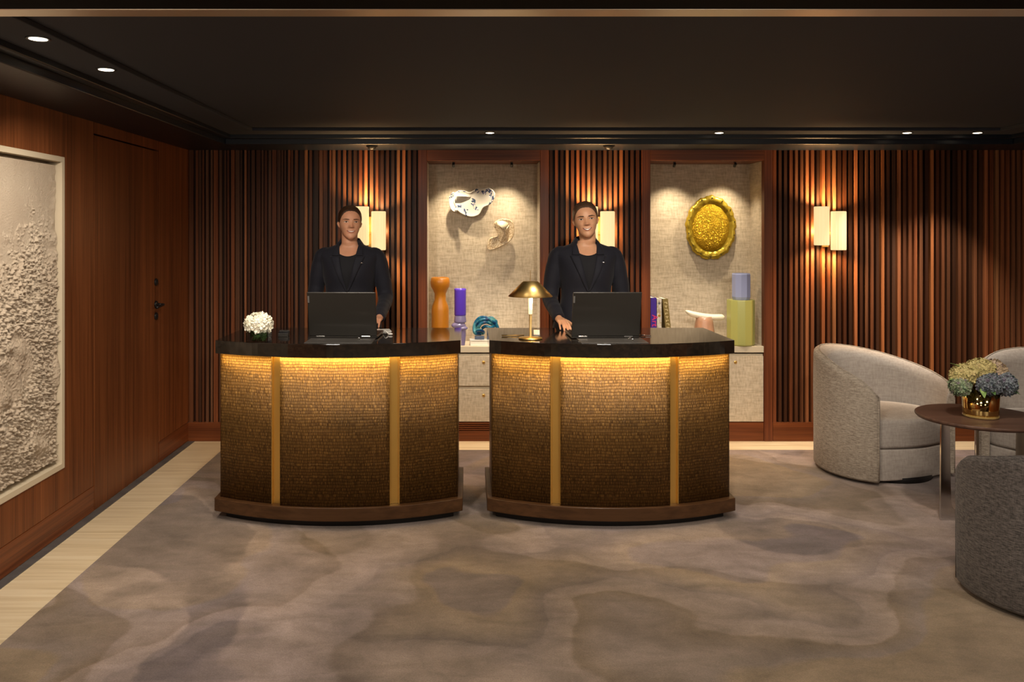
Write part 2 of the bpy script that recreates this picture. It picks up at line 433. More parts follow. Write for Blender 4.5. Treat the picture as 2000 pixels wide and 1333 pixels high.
# relief panel
def relief():
    y0, y1, z0, z1 = AY0+.05, AY1-.032, AZ0+.045, AZ1-.040
    ny, nz = 520, 460; rows = []
    for j in range(nz+1):
        z = lerp(z0, z1, j/nz); row = []
        low = 1-(z-z0)/(z1-z0)
        for i in range(ny+1):
            y = lerp(y0, y1, i/ny)
            p = Vector((y, z, 0))
            m1 = noise.noise(p*3.0+Vector((4, 1, 0)))
            cover = min(1, max(0, (low-.22+m1*.20+.16*noise.noise(p*22))*4.5))
            # brushed sweeps
            q = Vector((y*cos(.5)+z*sin(.5), z*cos(.5)-y*sin(.5), 0)); wv = noise.noise(q*2.2)
            sweep = sin(q.x*46+wv*16)*.5+.5
            sw = min(1, max(0, noise.noise(p*3.1+Vector((9, 9, 2)))-.10)*5)
            n1 = noise.noise(p*66); n2 = noise.noise(p*120+Vector((3, 3, 3))); n3 = noise.noise(p*190)
            crumb = .019*math.tanh(max(0, n1+.35*n2-.05)*2.4)+.010*math.tanh(max(0, n2)*2)+n3*.006
            big = max(0, noise.noise(p*9+Vector((7, 0, 0))))*.022
            hgt = cover*(crumb*(1-.8*sw)+big+sweep*.012*sw)
            hgt += .0016*noise.noise(Vector((y*30, z*9, 5)))
            hgt += .007*max(0, 1-(ny-i)/22)*max(0, noise.noise(p*26+Vector((1, 7, 3)))*1.5+.3)
            e = min(i, j, ny-i, nz-j)
            if e == 0: hgt = -.02
            row.append((XL-.028+hgt, y, z))
        rows.append(row)
    m = MB(); m.grid(rows); m.box((XL-.073, y0+.01, z0+.01), (XL-.040, y1-.004, z1-.004))
    o = m.build('plaster_relief', PLASTER, smooth=True)
    tag(o, 'large cream plaster relief panel with a crusty lower half in the left wall', 'artwork')
relief()
# soffits: wall z 2.10 etc.
def lpath(x_off, y_off, z0, z1, wdt):
    pass
b = MB()
b.box((XL, YN, 2.10), (XL+.38, YB+.02, ZC)); b.box((XL+.38, YB-.384, 2.10), (XR-.38, YB+.02, ZC)); b.box((XR-.38, YN, 2.10), (XR, YB+.02, ZC))
struct(b, 'trim_3', NAVY, bevel=.004)
b = MB()
b.box((XL+.38, YN, 2.135), (XL+.43, YB-.434, ZC)); b.box((XL+.38, YB-.434, 2.135), (XR-.38, YB-.384, ZC)); b.box((XR-.43, YN, 2.135), (XR-.38, YB-.434, ZC))
struct(b, 'trim_4', NAVY, bevel=.005)
b = MB()
b.box((XL+.43, YN, 2.16), (XL+.63, YB-.634, ZC)); b.box((XL+.43, YB-.634, 2.16), (XR-.43, YB-.434, ZC)); b.box((XR-.63, YN, 2.16), (XR-.43, YB-.634, ZC))
struct(b, 'trim_5', BLACKC, bevel=.003)
# near soffit and metal strip
b = MB(); b.box((XL+.38, YN, 2.10), (XR-.38, 2.19, 2.159)); struct(b, 'trim_6', mat('near_soffit_paint', (.004, .004, .004), .8, spec=.1))
b = MB(); b.box((XL+.38, 2.19, 2.098), (XR-.38, 2.26, 2.158)); struct(b, 'trim_7', METAL, bevel=.002)
# other walls
b = MB(); b.box((XR, YN, 0), (XR+.12, YB+.05, ZC)); struct(b, 'wall_right', W_WALL)
b = MB(); b.box((XL, YN-.12, 0), (XR, YN, ZC)); struct(b, 'wall_near', W_CASE)

# back wall: slats
random.seed(11)
NL = (-.299, .517); NR = (1.31, 2.129); CW = .062
def slats(b, x0, x1, irregular):
    tl = b.bm.loops.layers.color.get('tone') or b.bm.loops.layers.color.new('tone')
    b.box((x0, YB+.035, .137), (x1, YB+.05, 2.12))
    x = x0+.004
    while x < x1-.012:
        if irregular and x < -1.0:
            wd = random.choice((.014, .019, .024, .03)); gp = random.choice((.006, .010, .015)); dd = random.choice((0, .006, .014))
        else:
            wd = .0215+random.uniform(-.001, .001); gp = .0175; dd = 0
        wd = min(wd, x1-x-.002)
        k = len(b.bm.faces); b.box((x, YB+dd, .137), (x+wd, YB+.036, 2.12)); b.bm.faces.ensure_lookup_table()
        t = random.choice((.6, .8, .95, 1.1, 1.3, 1.6)); wv = random.uniform(.9, 1.1)
        for f in b.bm.faces[k:]:
            for l in f.loops: l[tl] = (min(t*wv*.62, 1), min(t*.62, 1), min(t*.62/wv, 1), 1)
        x += wd+gp
b = MB(); tl = b.bm.loops.layers.color.new('tone')
slats(b, XL, NL[0]-CW-.002, True); slats(b, NL[1]+CW+.002, NR[0]-CW-.002, False); slats(b, NR[1]+CW+.002, XR, False)
for f in b.bm.faces:
    for l in f.loops:
        if l[tl][0] == 0 or tuple(l[tl])[:3] == (1, 1, 1): l[tl] = (.22, .16, .13, 1)
struct(b, 'wall_back', W_SLAT)
b = MB()
for x0, x1 in ((XL, NL[0]-CW-.002), (NL[1]+CW+.002, NR[0]-CW-.002), (NR[1]+CW+.002, XR)):
    b.box((x0, YB-.004, .0), (x1, YB+.05, .137))
struct(b, 'baseboard_back', W_BASE_X, bevel=.0015)
ZT = 2.024
for k, (x0, x1) in enumerate((NL, NR)):
    b = MB()
    b.box((x0-CW, YB-.006, 0), (x0, YB+.05, 2.12)); b.box((x1, YB-.006, 0), (x1+CW, YB+.05, 2.12))
    struct(b, 'trim_%d' % (8+2*k), W_CASE, bevel=.002)
    b = MB(); b.box((x0, YB-.006, ZT), (x1, YB+.35, 2.12)); struct(b, 'trim_%d' % (9+2*k), W_BASE_X, bevel=.002)
    b = MB()
    b.box((x0-.03, 6.20, .60), (x1+.03, 6.25, ZT+.02)); b.box((x0-.04, YB+.05, .60), (x0-.001, 6.25, ZT)); b.box((x1+.001, YB+.05, .60), (x1+.04, 6.25, ZT))
    struct(b, 'wall_niche_%s' % ('left', 'right')[k], GRASS)
b = MB(); b.box((XL-.1, YB+.40, 0), (XR+.1, YB+.45, ZC)); struct(b, 'wall_back_outer', GROOVE)

# cabinets below the niches
def cabinet(x0, x1, fronts, label, clabel, vents):
    c = thing('cabinet', label, 'cabinet', ((x0+x1)/2, YB, .0)); X = (x1-x0)/2-.002
    m = MB(); m.box((-X, .016, .0), (X, .29, .628)); m.build('carcass', CREAMD, c)
    for fx0, fx1, z0, z1, nm in fronts:
        m = MB(); m.box((fx0, -.001, z0), (fx1, .015, z1)); f = m.build(nm, CABF, c, bevel=.0015)
        m = MB(); cx = (fx0+fx1)/2; M = Matrix.Translation((cx, -.001, z1-.045))@Matrix.Rotation(pi/2, 4, 'X')
        m.lathe([(.011, 0), (.011, .004), (.007, .006), (.004, .006)], 20, M=M); m.build('lock', BRASSD, f, smooth=True)
    m = MB()
    if vents:
        m.box((-X, .0, .0), (X, .015, .075)); zz = .075
        for k in range(3):
            m.box((-X, .0, zz+.006), (X, .015, zz+.014)); zz += .014
        m.box((-X, .0, zz+.006), (X, .015, .137)); m.box((-X, .012, .06), (X, .0155, .136)); m.box((X*.55, .0, .06), (X*.62, .013, .13)); m.box((-X*.62, .0, .06), (-X*.55, .013, .13))
    else: m.box((-X, .0, 0), (X, .015, .137))
    m.build('plinth_panel', W_BASE_X, c)
    m = MB(); m.box((x0+.001, YB-.002, .640), (x1-.001, 6.199, .685)); o = m.build('countertop', CREAMD, bevel=.002)
    tag(o, clabel, 'countertop')
XL_ = (NL[1]-NL[0])/2-.003; XR_ = (NR[1]-NR[0])/2-.003
cabinet(NL[0], NL[1], [(-XL_, XL_, .400, .615, 'drawer'), (-XL_, XL_, .142, .376, 'drawer')],
        'beige grasscloth cabinet with two stacked drawers, seen between the desks', 'cream counter slab under the orange vase and white book', True)
cabinet(NR[0], NR[1], [(-XR_, -.002, .142, .615, 'cabinet_door'), (.002, XR_, .142, .615, 'cabinet_door')],
        'beige grasscloth cabinet with plain doors right of the right desk', 'cream counter slab under the green fluted vase', False)
# ceiling downlights
def downlight(x, y, z, lab, grp, r=.036):
    d = thing('ceiling_downlight', lab, 'ceiling light', (x, y, z), 0, grp)
    m = MB(); m.lathe([(r, .0), (r+.006, -.002), (r+.007, 0.001), (r, .001)], 28, cap0=False, cap1=False); m.build('trim_ring', BLACK, d, smooth=True)
    m = MB(); m.lathe([(r*.9, -.0015), (r*.5, -.004), (.001, -.0048)], 28); m.build('lens', DISC, d, smooth=True)
names = ['small recessed downlight above the left wall niche with the plates', 'small recessed ceiling downlight above the gold oval plaque',
         'small recessed ceiling downlight left of its neighbour above the slatted wall at right', 'small recessed ceiling downlight nearest the right end of the room']
for (x, y), l in zip(TRAY, names): downlight(x, y, 2.158, l, 'ceiling downlights by the back wall', .030)
for (x, y), l in zip(LEFT_L, ['small ceiling downlight by the left wall, nearer the camera', 'small ceiling downlight by the left wall, farther from the camera']):
    downlight(x, y, 2.158, l, 'ceiling downlights by the left wall', .033)
for i, (x, y, p) in enumerate(FILL_LIGHTS):  # made-up fixtures to go with the added fill lights
    d = MB(); d.lathe([(.21, 0), (.21, -.012), (.17, -.014)], 40, c=(x, y, 2.10)); o = d.build('fill_light_fixture', WHITE, smooth=True)
    tag(o, ['added round white fill-light fixture nearest the plaster relief', 'added round white fill-light fixture above the middle of the open carpet', 'added round white fill-light fixture above the foreground armchair', 'added round white fill-light fixture at the rear left of the lounge', 'added round white fill-light fixture at the rear right of the lounge'][i], 'ceiling light', 'added round fill-light fixtures of the lounge')
for x, l in ((-.66, 'small black ceiling detector above the left wall sconce'), (.96, 'small black ceiling detector above the middle wall sconce')):
    d = MB(); d.lathe([(.040, 0), (.040, -.006), (.03, -.012), (.024, -.022), (.01, -.027), (.001, -.028)], 28, c=(x, 5.60, 2.10))
    tag(d.build('ceiling_detector', BLACK, smooth=True), l, 'detector', 'ceiling detectors')
for (x, y, tx), l in zip(NICHE_L, ['tiny black spotlight under the left niche top, left one', 'tiny black spotlight under the left niche top, right one',
                                 'tiny black spotlight under the right niche top, left one', 'tiny black spotlight under the right niche top, right one']):
    s_ = thing('spotlight', l, 'spotlight', (x, y, ZT), 0, 'tiny niche spotlights')
    d = MB(); d.lathe([(.011, 0), (.011, -.004)], 16); d.tube([(0, 0, -.004), (0, 0, -.014)], .003, 8); d.build('mount', BLACK, s_)
    d = MB(); d.tube([(0, -.012, -.012), (0, .012, -.030)], .010, 14); d.build('lamp_head', BLACK, s_)

# carpet
b = MB(); b.box((-1.70, YN+.3, .0), (XR-.33, 5.65, .006)); tag(b.build('carpet', CARPET, bevel=.002), 'large taupe carpet with a watercolour pattern covering most of the stone floor', 'carpet')
FZ = .006

# ------------------------------------------------------------------ sconces
SHADE = mat('alabaster_shade', (.55, .45, .28), .5, emit=(1.0, .74, .36), estr=.62)
def sconce(x, label):
    s_ = thing('wall_sconce', label, 'wall lamp', (x, YB-.004, 1.5), 0, 'twin-tube wall sconces')
    m = MB(); m.box((-.022, -.010, -.10), (.026, .0, .12)); m.box((-.05, -.04, -.01), (.05, -.010, .01)); m.build('back_plate', BRASS, s_, bevel=.003)
    for dx, dz in ((-.058, .03), (.062, -.004)):
        fl = lambda t, z: 1+.035*cos(t*16)
        m = MB(); m.lathe([(.047, -.165+.05), (.050, -.16+.05), (.050, .155+.0), (.047, .16+.0)], 96, c=(dx, -.085, dz), flute=fl, cap0=False, cap1=False)
        m.lathe([(.043, .155), (.043, -.11)], 48, c=(dx, -.085, dz), cap0=False, cap1=False)
        sh = m.build('lamp_shade', SHADE, s_, smooth=True, fix=False)
        for z_, s2 in ((.17, 1), (-.14, -1)):
            light('SPOT', 'sconce_light', (x+dx, YB-.075, 1.5+dz+z_-.01*s2), 10.0, AMBER, .02, (x+dx, YB-.02, 1.5+dz+z_+s2*.3), 150, .9)
    for dx in (-.075, .08): light('POINT', 'sconce_light', (x+dx, YB-.032, 1.515), 4.0, AMBER, .05)
sconce(-.70, 'lit twin-tube sconce behind the standing receptionist on the left')
sconce(.925, 'lit twin-tube sconce behind the head of the right receptionist')
sconce(2.565, 'lit twin-tube sconce on the slatted wall above the armchair')

# ------------------------------------------------------------------ desks
def arc_pts(Rr, half, cy, n=40):
    a = math.asin(half/Rr); return [(Rr*sin(t), cy-Rr*cos(t)) for t in [lerp(-a, a, i/n) for i in range(n+1)]]
def desk(xc, label):
    d = thing('reception_desk', label, 'desk', (xc, 0, FZ), 0, 'two curved reception desks')
    CY = 5.473; YBK = 4.82
    def slab(Rr, half, z0, z1, back, nm, m, bev=.004):
        P = arc_pts(Rr, half, CY)+[(half, back), (-half, back)]
        b = MB(); b.prism(P, z0, z1); o = b.build(nm, m, d, bevel=bev, seg=3, ang=50); return o
    slab(1.30, .60, 0, .055, YBK-.03, 'toe_kick', BLACK)
    slab(1.363, .648, .045, .113, YBK+.02, 'base_plinth', W_DESKB, .004)
    slab(1.374, .637, .870, .938, YBK, 'stone_top', GRANITE, .0015)
    # inner core
    slab(1.300, .598, .113, .868, YBK-.02, 'carcass', BRASSD)
    # woven panels: curve split at channels
    Rb = 1.333; aH = math.asin(.622/Rb); ac = .30/Rb*1.012; gw = .026/Rb
    def panel(a0, a1, side=0):
        b = MB(); uvl = b.bm.loops.layers.uv.new('UVMap'); n = 24; zs = (.113, .863)
        P = [(Rb*sin(t), CY-Rb*cos(t), Rb*t) for t in [lerp(a0, a1, i/n) for i in range(n+1)]]
        if side < 0: P = [(P[0][0], YBK-.0, P[0][2]-(YBK-P[0][1]))]+P
        if side > 0: P = P+[(P[-1][0], YBK-.0, P[-1][2]+(YBK-P[-1][1]))]
        lo = [b.bm.verts.new((p[0], p[1], zs[0])) for p in P]; hi = [b.bm.verts.new((p[0], p[1], zs[1])) for p in P]
        for i in range(len(P)-1):
            f = b.face([lo[i], lo[i+1], hi[i+1], hi[i]])
            for l, (u_, v_) in zip(f.loops, ((P[i][2], zs[0]), (P[i+1][2], zs[0]), (P[i+1][2], zs[1]), (P[i][2], zs[1]))): l[uvl].uv = (u_+3, v_)
        o = b.build('woven_panel', DESKW, d, smooth=True)
        md = o.modifiers.new('s', 'SOLIDIFY'); md.thickness = .014; md.offset = -1
        smooth_by_angle(o, 40)
    panel(-aH, -ac-gw, -1); panel(-ac+gw, ac-gw); panel(ac+gw, aH, 1)
    for s_ in (-1, 1):
        b = MB(); M = Matrix.Translation((0, CY, 0))@Matrix.Rotation(s_*ac, 4, 'Z')
        b.box((-.026, -Rb+.010, .113), (.026, -Rb+.030, .866), M)
        b.box((-.026, -Rb-.003, .113), (-.021, -Rb+.012, .866), M); b.box((.021, -Rb-.003, .113), (.026, -Rb+.012, .866), M)
        b.build('brass_channel', BRASSD, d, bevel=.001)
    # led strip under the top
    P0 = arc_pts(1.346, .625, CY); P1 = arc_pts(1.360, .631, CY)
    b = MB(); b.grid([[(p[0], p[1], .8694) for p in P0], [(p[0], p[1], .8694) for p in P1]])
    b.build('light_strip', LEDM, d)
    return d
desk(-.678, 'left curved reception desk with black stone top, under the hydrangea cube vase')
desk(.745, 'right curved reception desk with black stone top, under the brass lamp')
DT = .938+FZ+.0005

# desk pads
for x, l in ((-.66, 'dark grey leather pad under the left laptop'), (.741, 'dark grey leather pad under the right laptop')):
    b = MB(); b.box((x-.171, 4.135, DT), (x+.171, 4.60, DT+.002)); tag(b.build('desk_pad', PADM, bevel=.001), l, 'desk pad', 'leather desk pads')
LP = DT+.003
def laptop(x, y, rz, label):
    l = thing('laptop', label, 'laptop', (x, y, LP), rz, 'open laptops on the desks')
    b = MB(); b.box((-.18, .004, .0), (.18, .25, .014)); base = b.build('laptop_base', PLASTIC, l, bevel=.004)
    b = MB()
    for r_ in range(6):
        for c_ in range(15): b.box((-.158+c_*.0212, .055+r_*.0205, .014), (-.158+c_*.0212+.018, .055+r_*.0205+.0175, .0156))
    b.build('keyboard', PLASTICB, base)
    b = MB(); b.box((-.052, .185, .014), (.052, .242, .0146)); b.build('touchpad', PLASTICB, base)
    M = Matrix.Translation((0, .006, .012))@Matrix.Rotation(R_(14), 4, 'X')
    b = MB(); b.box((-.18, -.007, .0), (.18, 0, .242), M); lid = b.build('lid', PLASTIC, l, bevel=.005, seg=3)
    b = MB(); b.box((-.172, 0, .012), (.172, .0012, .234), M); b.build('screen', SCREEN, lid)
    b = MB(); b.box((-.1765, -.0085, .185), (-.1685, -.0068, .222), M); lb = b.build('maker_badge', GREYM, lid); 
    for sx in (-.12, .12):
        b = MB(); b.tube([(sx-.022, .006, .010), (sx+.022, .006, .010)], .007, 12); b.build('hinge', CHROME, lid)
laptop(-.66, 4.315, R_(-2), 'open dark grey laptop on the left desk, seen from behind its lid')
laptop(.722, 4.315, R_(1), 'open dark grey laptop on the right desk beside the brass lamp')

# brass lamp
def lamp():
    l = thing('table_lamp', 'brass table lamp with a shallow cone shade on the right desk', 'lamp', (.326, 4.31, DT))
    b = MB(); b.lathe([(.062, 0), (.063, .004), (.060, .007), (.02, .011), (.008, .014)], 48); b.build('base', BRASS, l, smooth=True, bevel=.001)
    b = MB(); b.lathe([(.0060, .012), (.0095, .255)], 20, cap0=False, cap1=False); b.build('stem', mat('lit_stem_brass', (.95, .74, .34), .5, .8), l, smooth=True)  # stem brass made paler so its colour looks lit by the lamp
    b = MB(); b.lathe([(.0098, .13), (.0103, .17), (.0108, .226)], 20); b.build('light_tube', mat('lamp_tube', (1, .85, .6), .4, emit=(1, .72, .38), estr=1.0), l, smooth=True)
    b = MB(); b.lathe([(.117, .224), (.046, .296), (.038, .302), (.006, .303)], 64, cap0=False, cap1=True); smooth_by_angle(b.build('lamp_shade', BRASS, l, solid=.0015), 12)
    b = MB(); b.tube([(0, 0, .302), (0, 0, .36)], .0013, 8); b.build('finial', BRASS, l)
    light('POINT', 'lamp_light', (.326+.02, 4.31-.02, DT+.205), 2.2, WARM, .01)
lamp()

# flowers ------------------------------------------------------------
def floret(b, c, n_, r, rnd, spread=.35):
    n_ = n_.normalized(); t = n_.orthogonal().normalized(); t.rotate(Matrix.Rotation(rnd.random()*6.28, 3, n_)); u = n_.cross(t)
    for k in range(4):
        a = k*pi/2; d = t*cos(a)+u*sin(a); e = t*cos(a+pi/2)+u*sin(a+pi/2)
        tip = c+d*r+n_*r*spread; l = c+d*r*.55+e*r*.42+n_*r*.12; rr = c+d*r*.55-e*r*.42+n_*r*.12
        tl_ = c+d*r*.9+e*r*.25+n_*r*.30; tr = c+d*r*.9-e*r*.25+n_*r*.30
        vs = [b.bm.verts.new(p) for p in (c, rr, tr, tip, tl_, l)]; b.face(vs)
def leaf(b, c, d, up, L, W):
    d = Vector(d).normalized(); s_ = d.cross(Vector(up)).normalized(); u = s_.cross(d)
    rows = []
    for i in range(8):
        t = i/7; wv = W*sin(pi*min(t*.9+.05, 1))*(1-t*.3); p = Vector(c)+d*L*t-u*L*.35*t*t
        rows.append([p-s_*wv+u*wv*.25, p, p+s_*wv+u*wv*.25])
    b.grid(rows)
def petal_mat(name, c1, c2, c3=None):
    m = mat(name, rough=.7); n = NT(m); f = n.noise(n.coords(), 45, 3)
    st = [(.35, c1), (.65, c2)] if c3 is None else [(.3, c1), (.5, c2), (.7, c3)]
    n.color(n.ramp(f, st)); return m
LEAF = petal_mat('leaf_green', (.02, .06, .015), (.08, .16, .04))
PETW = petal_mat('white_petals', (.72, .68, .52), (.82, .80, .70))
def bloom(name, label, loc, r, m, seed, group=None, sq=(1, 1, .85), nf=170, fr=.011, leaves=2, axis=(0, 0, 1), zlo=-.55, stem=.05):
    rnd = random.Random(seed); o = thing(name, label, 'flower', loc, 0, group)
    b = MB(); ax = Vector(axis).normalized(); q = Vector((0, 0, 1)).rotation_difference(ax)
    for i in range(nf):
        z = 1-(i+.5)/nf*(1-zlo); a = i*2.39996; s_ = sqrt(max(0, 1-z*z))
        d = Vector((s_*cos(a)*sq[0], s_*sin(a)*sq[1], z*sq[2])); d.rotate(q)
        rr = r*(1+rnd.uniform(-.10, .06)); dn = d+Vector((rnd.uniform(-.3, .3), rnd.uniform(-.3, .3), rnd.uniform(-.3, .3)))
        floret(b, d*rr, dn, fr*rnd.uniform(.85, 1.25), rnd, rnd.uniform(.1, .5))
    b.build('petals', m, o, fix=False)
    b = MB(); b.sphere((0, 0, 0), r*.82, 16, 10, (sq[0], sq[1], sq[2])); b.tube([(0, 0, 0), tuple(-ax*(r+stem))], .004, 8); b.build('stem', LEAF, o, smooth=True)
    if leaves:
        b = MB()
        for k in range(leaves):
            a = rnd.random()*6.28; leaf(b, (0, 0, -r*.55), (cos(a), sin(a), .1), (0, 0, 1), r*1.15, r*.32)
        b.build('leaves', LEAF, o, smooth=True, solid=.0006)
    return o
GLASS = mat('clear_glass', (.93, .97, .95), .03, trans=1.0, ior=1.45)
def cube_vase():
    c = thing('glass_vase', 'small square clear glass vase holding the white hydrangea', 'vase', (-1.078, 4.215, DT), R_(3))
    a = .055; t = .004; H = .063
    b = MB(); b.box((-a, -a, 0), (a, -a+t, H)); b.box((-a, a-t, 0), (a, a, H)); b.box((-a, -a+t, 0), (-a+t, a-t, H)); b.box((a-t, -a+t, 0), (a, a-t, H)); b.box((-a+t, -a+t, 0), (a-t, a-t, .006))
    b.build('glass_walls', GLASS, c)
    b = MB(); rnd = random.Random(4)
    for k in range(26):
        x, y = rnd.uniform(-.035, .035), rnd.uniform(-.035, .035); a_ = rnd.random()*6.28
        b.tube([(x, y, .008), (x*.6+.005*cos(a_), y*.6, .035), (x*.3, y*.3, .056)], .003, 6)
    b.build('flower_stems', LEAF, c, smooth=True)
    b = MB()
    for k in range(14):
        a_ = k*2*pi/14; leaf(b, (.036*cos(a_), .036*sin(a_), .026+.008*(k % 3)), (-sin(a_), cos(a_), .15), (cos(a_), sin(a_), 0), .045, .014)
    b.build('leaves', LEAF, c, smooth=True, solid=.0006)
cube_vase()
bloom('hydrangea', 'white hydrangea bloom in the small glass cube vase on the left desk', (-1.078, 4.215, DT+.088), .058, PETW, 3, fr=.018, leaves=0, sq=(1.1, 1.1, .9), zlo=-.55, stem=-.02, nf=150)

# small desk items
b = thing('card_holder', 'small dark card holder behind the hydrangea vase', 'card holder', (-1.00, 4.44, DT))
m = MB(); m.box((-.028, -.02, 0), (.028, .02, .004)); m.box((-.028, .012, .004), (.028, .02, .028)); m.box((-.028, -.02, .004), (.028, -.014, .014)); m.build('holder', PLASTIC, b, bevel=.002)
m = MB(); m.box((-.025, -.012, .004), (.025, .010, .024)); m.build('cards', BLACK, b, bevel=.001)
b = MB(); M = Matrix.Translation((-.50, 4.66, DT))@Matrix.Rotation(R_(12), 4, 'Z')
for k in range(4): b.box((-.03, -.075, .0011*k), (.05+.002*k, .06, .0011*k+.0009), M)
tag(b.build('paper_stack', WHITE), 'small stack of white paper right of the left laptop', 'paper')
b = MB(); pts = spline([(-.47, 4.52, DT+.004), (-.455, 4.50, DT+.018), (-.44, 4.485, DT+.008), (-.435, 4.47, DT+.003), (-.42, 4.465, DT+.003)], 6)
b.tube(pts, .0028, 8); b.sphere((-.425, 4.465, DT+.006), .008, 12, 8, (1.6, .8, .6))
tag(b.build('charging_cable', WHITE, smooth=True), 'short white cable curled on the left desk top', 'cable')
b = thing('card_holder', 'small white block holder behind the brass lamp', 'card holder', (.367, 4.42, DT))
m = MB(); m.box((-.018, -.012, 0), (.018, .012, .010)); m.build('holder', GREYM, b, bevel=.002)
m = MB(); m.box((-.016, -.008, .010), (.016, .008, .034)); m.build('cards', WHITE, b, bevel=.001)
b = thing('reflection_pen', 'thin brass bar put in for a reflected line left of the brass lamp', 'reflection_pen', (.24, 4.42, DT), R_(2))  # modelled bar stands in for the niche counter's reflection on the stone top
m = MB(); m.tube([(-.06, 0, .004), (.06, 0, .004)], .0032, 10); m.build('barrel', BRASS, b, smooth=True)
m = MB(); m.box((-.062, -.0015, .007), (-.03, .0015, .009)); m.build('clip', CHROME, b)
b = thing('keyring', 'small chrome key ring at the right of the right laptop', 'key ring', (.94, 4.42, DT))
m = MB(); m.tube([(.016*cos(t*pi/8), .016*sin(t*pi/8), .005) for t in range(17)], .0018, 8, False); m.build('ring', CHROME, b, smooth=True)
m = MB(); m.box((.014, -.005, .002), (.045, .005, .006)); m.build('key', CHROME, b, bevel=.001)
for x, l in ((-.565, 'tiny chrome clip in front of the left laptop'), (.845, 'tiny chrome clip in front of the right laptop')):
    m = MB(); m.tube(spline([(x-.012, 4.262, DT+.006), (x-.004, 4.258, DT+.012), (x+.004, 4.262, DT+.005), (x+.014, 4.260, DT+.006)], 5), .003, 8)
    tag(m.build('clip', CHROME, smooth=True), l, 'clip')

# ------------------------------------------------------------------ niche objects
CT = .6855
def glassy(name, c, rough=.25, trans=.35, sub=0): 
    m = mat(name, c, rough, trans=trans, sub=sub); return m
OR = mat('amber_glass', (.52, .185, .010), .38, trans=.25)
NT(OR).bump(NT(OR).noise(NT(OR).coords(), 25, 3), .05, .002)
v = MB(); v.lathe([(.058, 0), (.062, .004), (.064, .10), (.064, .25), (.058, .285), (.042, .325), (.042, .372), (.052, .395), (.068, .425), (.072, .455), (.066, .485), (.055, .492), (.052, .485), (.06, .455), (.045, .40), (.035, .37), (.035, .33), (.05, .28), (.056, .25), (.056, .02)], 56, c=(-.208, 6.02, CT))
tag(v.build('orange_vase', OR, smooth=True), 'tall amber orange vase with a bulbous top in the left niche', 'vase')
v = thing('violet_vase', 'slim violet blue glass vase on a knobbly foot between orange vase and white book', 'vase', (-.060, 5.96, CT))
m = MB(); m.lathe([(.040, .215), (.043, .225), (.043, .40), (.044, .412), (.040, .412), (.038, .40), (.037, .235)], 40); m.build('cylinder', mat('violet_glass', (.10, .045, .50), .3, trans=.15), v, smooth=True)
m = MB()
m.lathe([(.030, .16), (.045, .17), (.044, .19), (.040, .22), (.020, .221)], 32)
m.sphere((-.012, -.005, .145), .05, 20, 12, (1.08, .8, .5)); m.sphere((.012, -.01, .125), .044, 20, 12, (1, .8, .4))
m.tube([(.018, -.008, .135), (.020, -.008, .07), (.018, -.008, 0)], [.024, .022, .016], 20); m.tube([(-.028, .006, .12), (-.028, .006, .075)], [.024, .024], 16)
m.build('knobbly_foot', mat('lilac_glass', (.29, .26, .50), .22, trans=.55), v, smooth=True, remesh=.003)
v = thing('white_book', 'white book lying flat under the blue glass knot', 'book', (.085, 5.985, CT), R_(2))
m = MB(); m.box((-.075, -.055, 0), (.075, .055, .004)); m.box((-.075, -.055, .036), (.075, .055, .040)); m.box((-.075, -.055, .004), (-.071, .055, .036)); m.build('cover', WHITE, v, bevel=.001)
m = MB(); m.box((-.071, -.051, .004), (.072, .051, .036)); m.build('pages', PAGES, v)
m = MB(); m.box((-.03+.075, -.03+5.99-.0, CT+.041), (.03+.085, .02+5.985, CT+.066))
tag(m.build('glass_block', mat('smoky_blue_glass', (.12, .16, .24), .2, trans=.3), bevel=.003), 'small smoky blue glass block on the white book', 'block')
m = MB(); rnd = random.Random(8); z0 = CT+.067
def coil(P, r): m.tube(spline([(p[0]+.052, p[1]+5.985, p[2]+z0) for p in P], 8), r, 12)
coil([(.04, 0, .015), (.0, -.02, .02), (-.01, 0, .05), (.0, .02, .09), (.03, .015, .125), (.07, 0, .13), (.11, -.01, .115), (.145, -.01, .09), (.16, -.01, .055)], .014)
coil([(.05, .02, .02), (.01, .02, .03), (.02, -.02, .06), (.04, -.025, .09), (.08, -.02, .10), (.12, .0, .085), (.14, .02, .10), (.12, .02, .125), (.08, .02, .12), (.03, .02, .10)], .013)
coil([(-.005, -.01, .02), (.02, -.03, .045), (.055, -.015, .03), (.05, .015, .015), (.015, .025, .045), (.01, 0, .08), (.04, -.02, .115), (.09, -.02, .12)], .012)
coil([(.05, .0, .055), (.075, -.02, .07), (.11, -.02, .06), (.14, -.005, .075), (.15, .0, .10), (.135, 0, .115)], .012)
KN = mat('blue_glass', (.015, .11, .21), .1, trans=.3); n = NT(KN); n.color(n.ramp(n.noise(n.coords((1, 1, 1)), 28, 3), [(.35, (.008, .035, .12)), (.5, (.015, .14, .24)), (.65, (.10, .30, .28))]))
tag(m.build('blue_glass_sculpture', KN, smooth=True), 'knotted teal blue glass sculpture on the blocks in the left niche', 'sculpture')

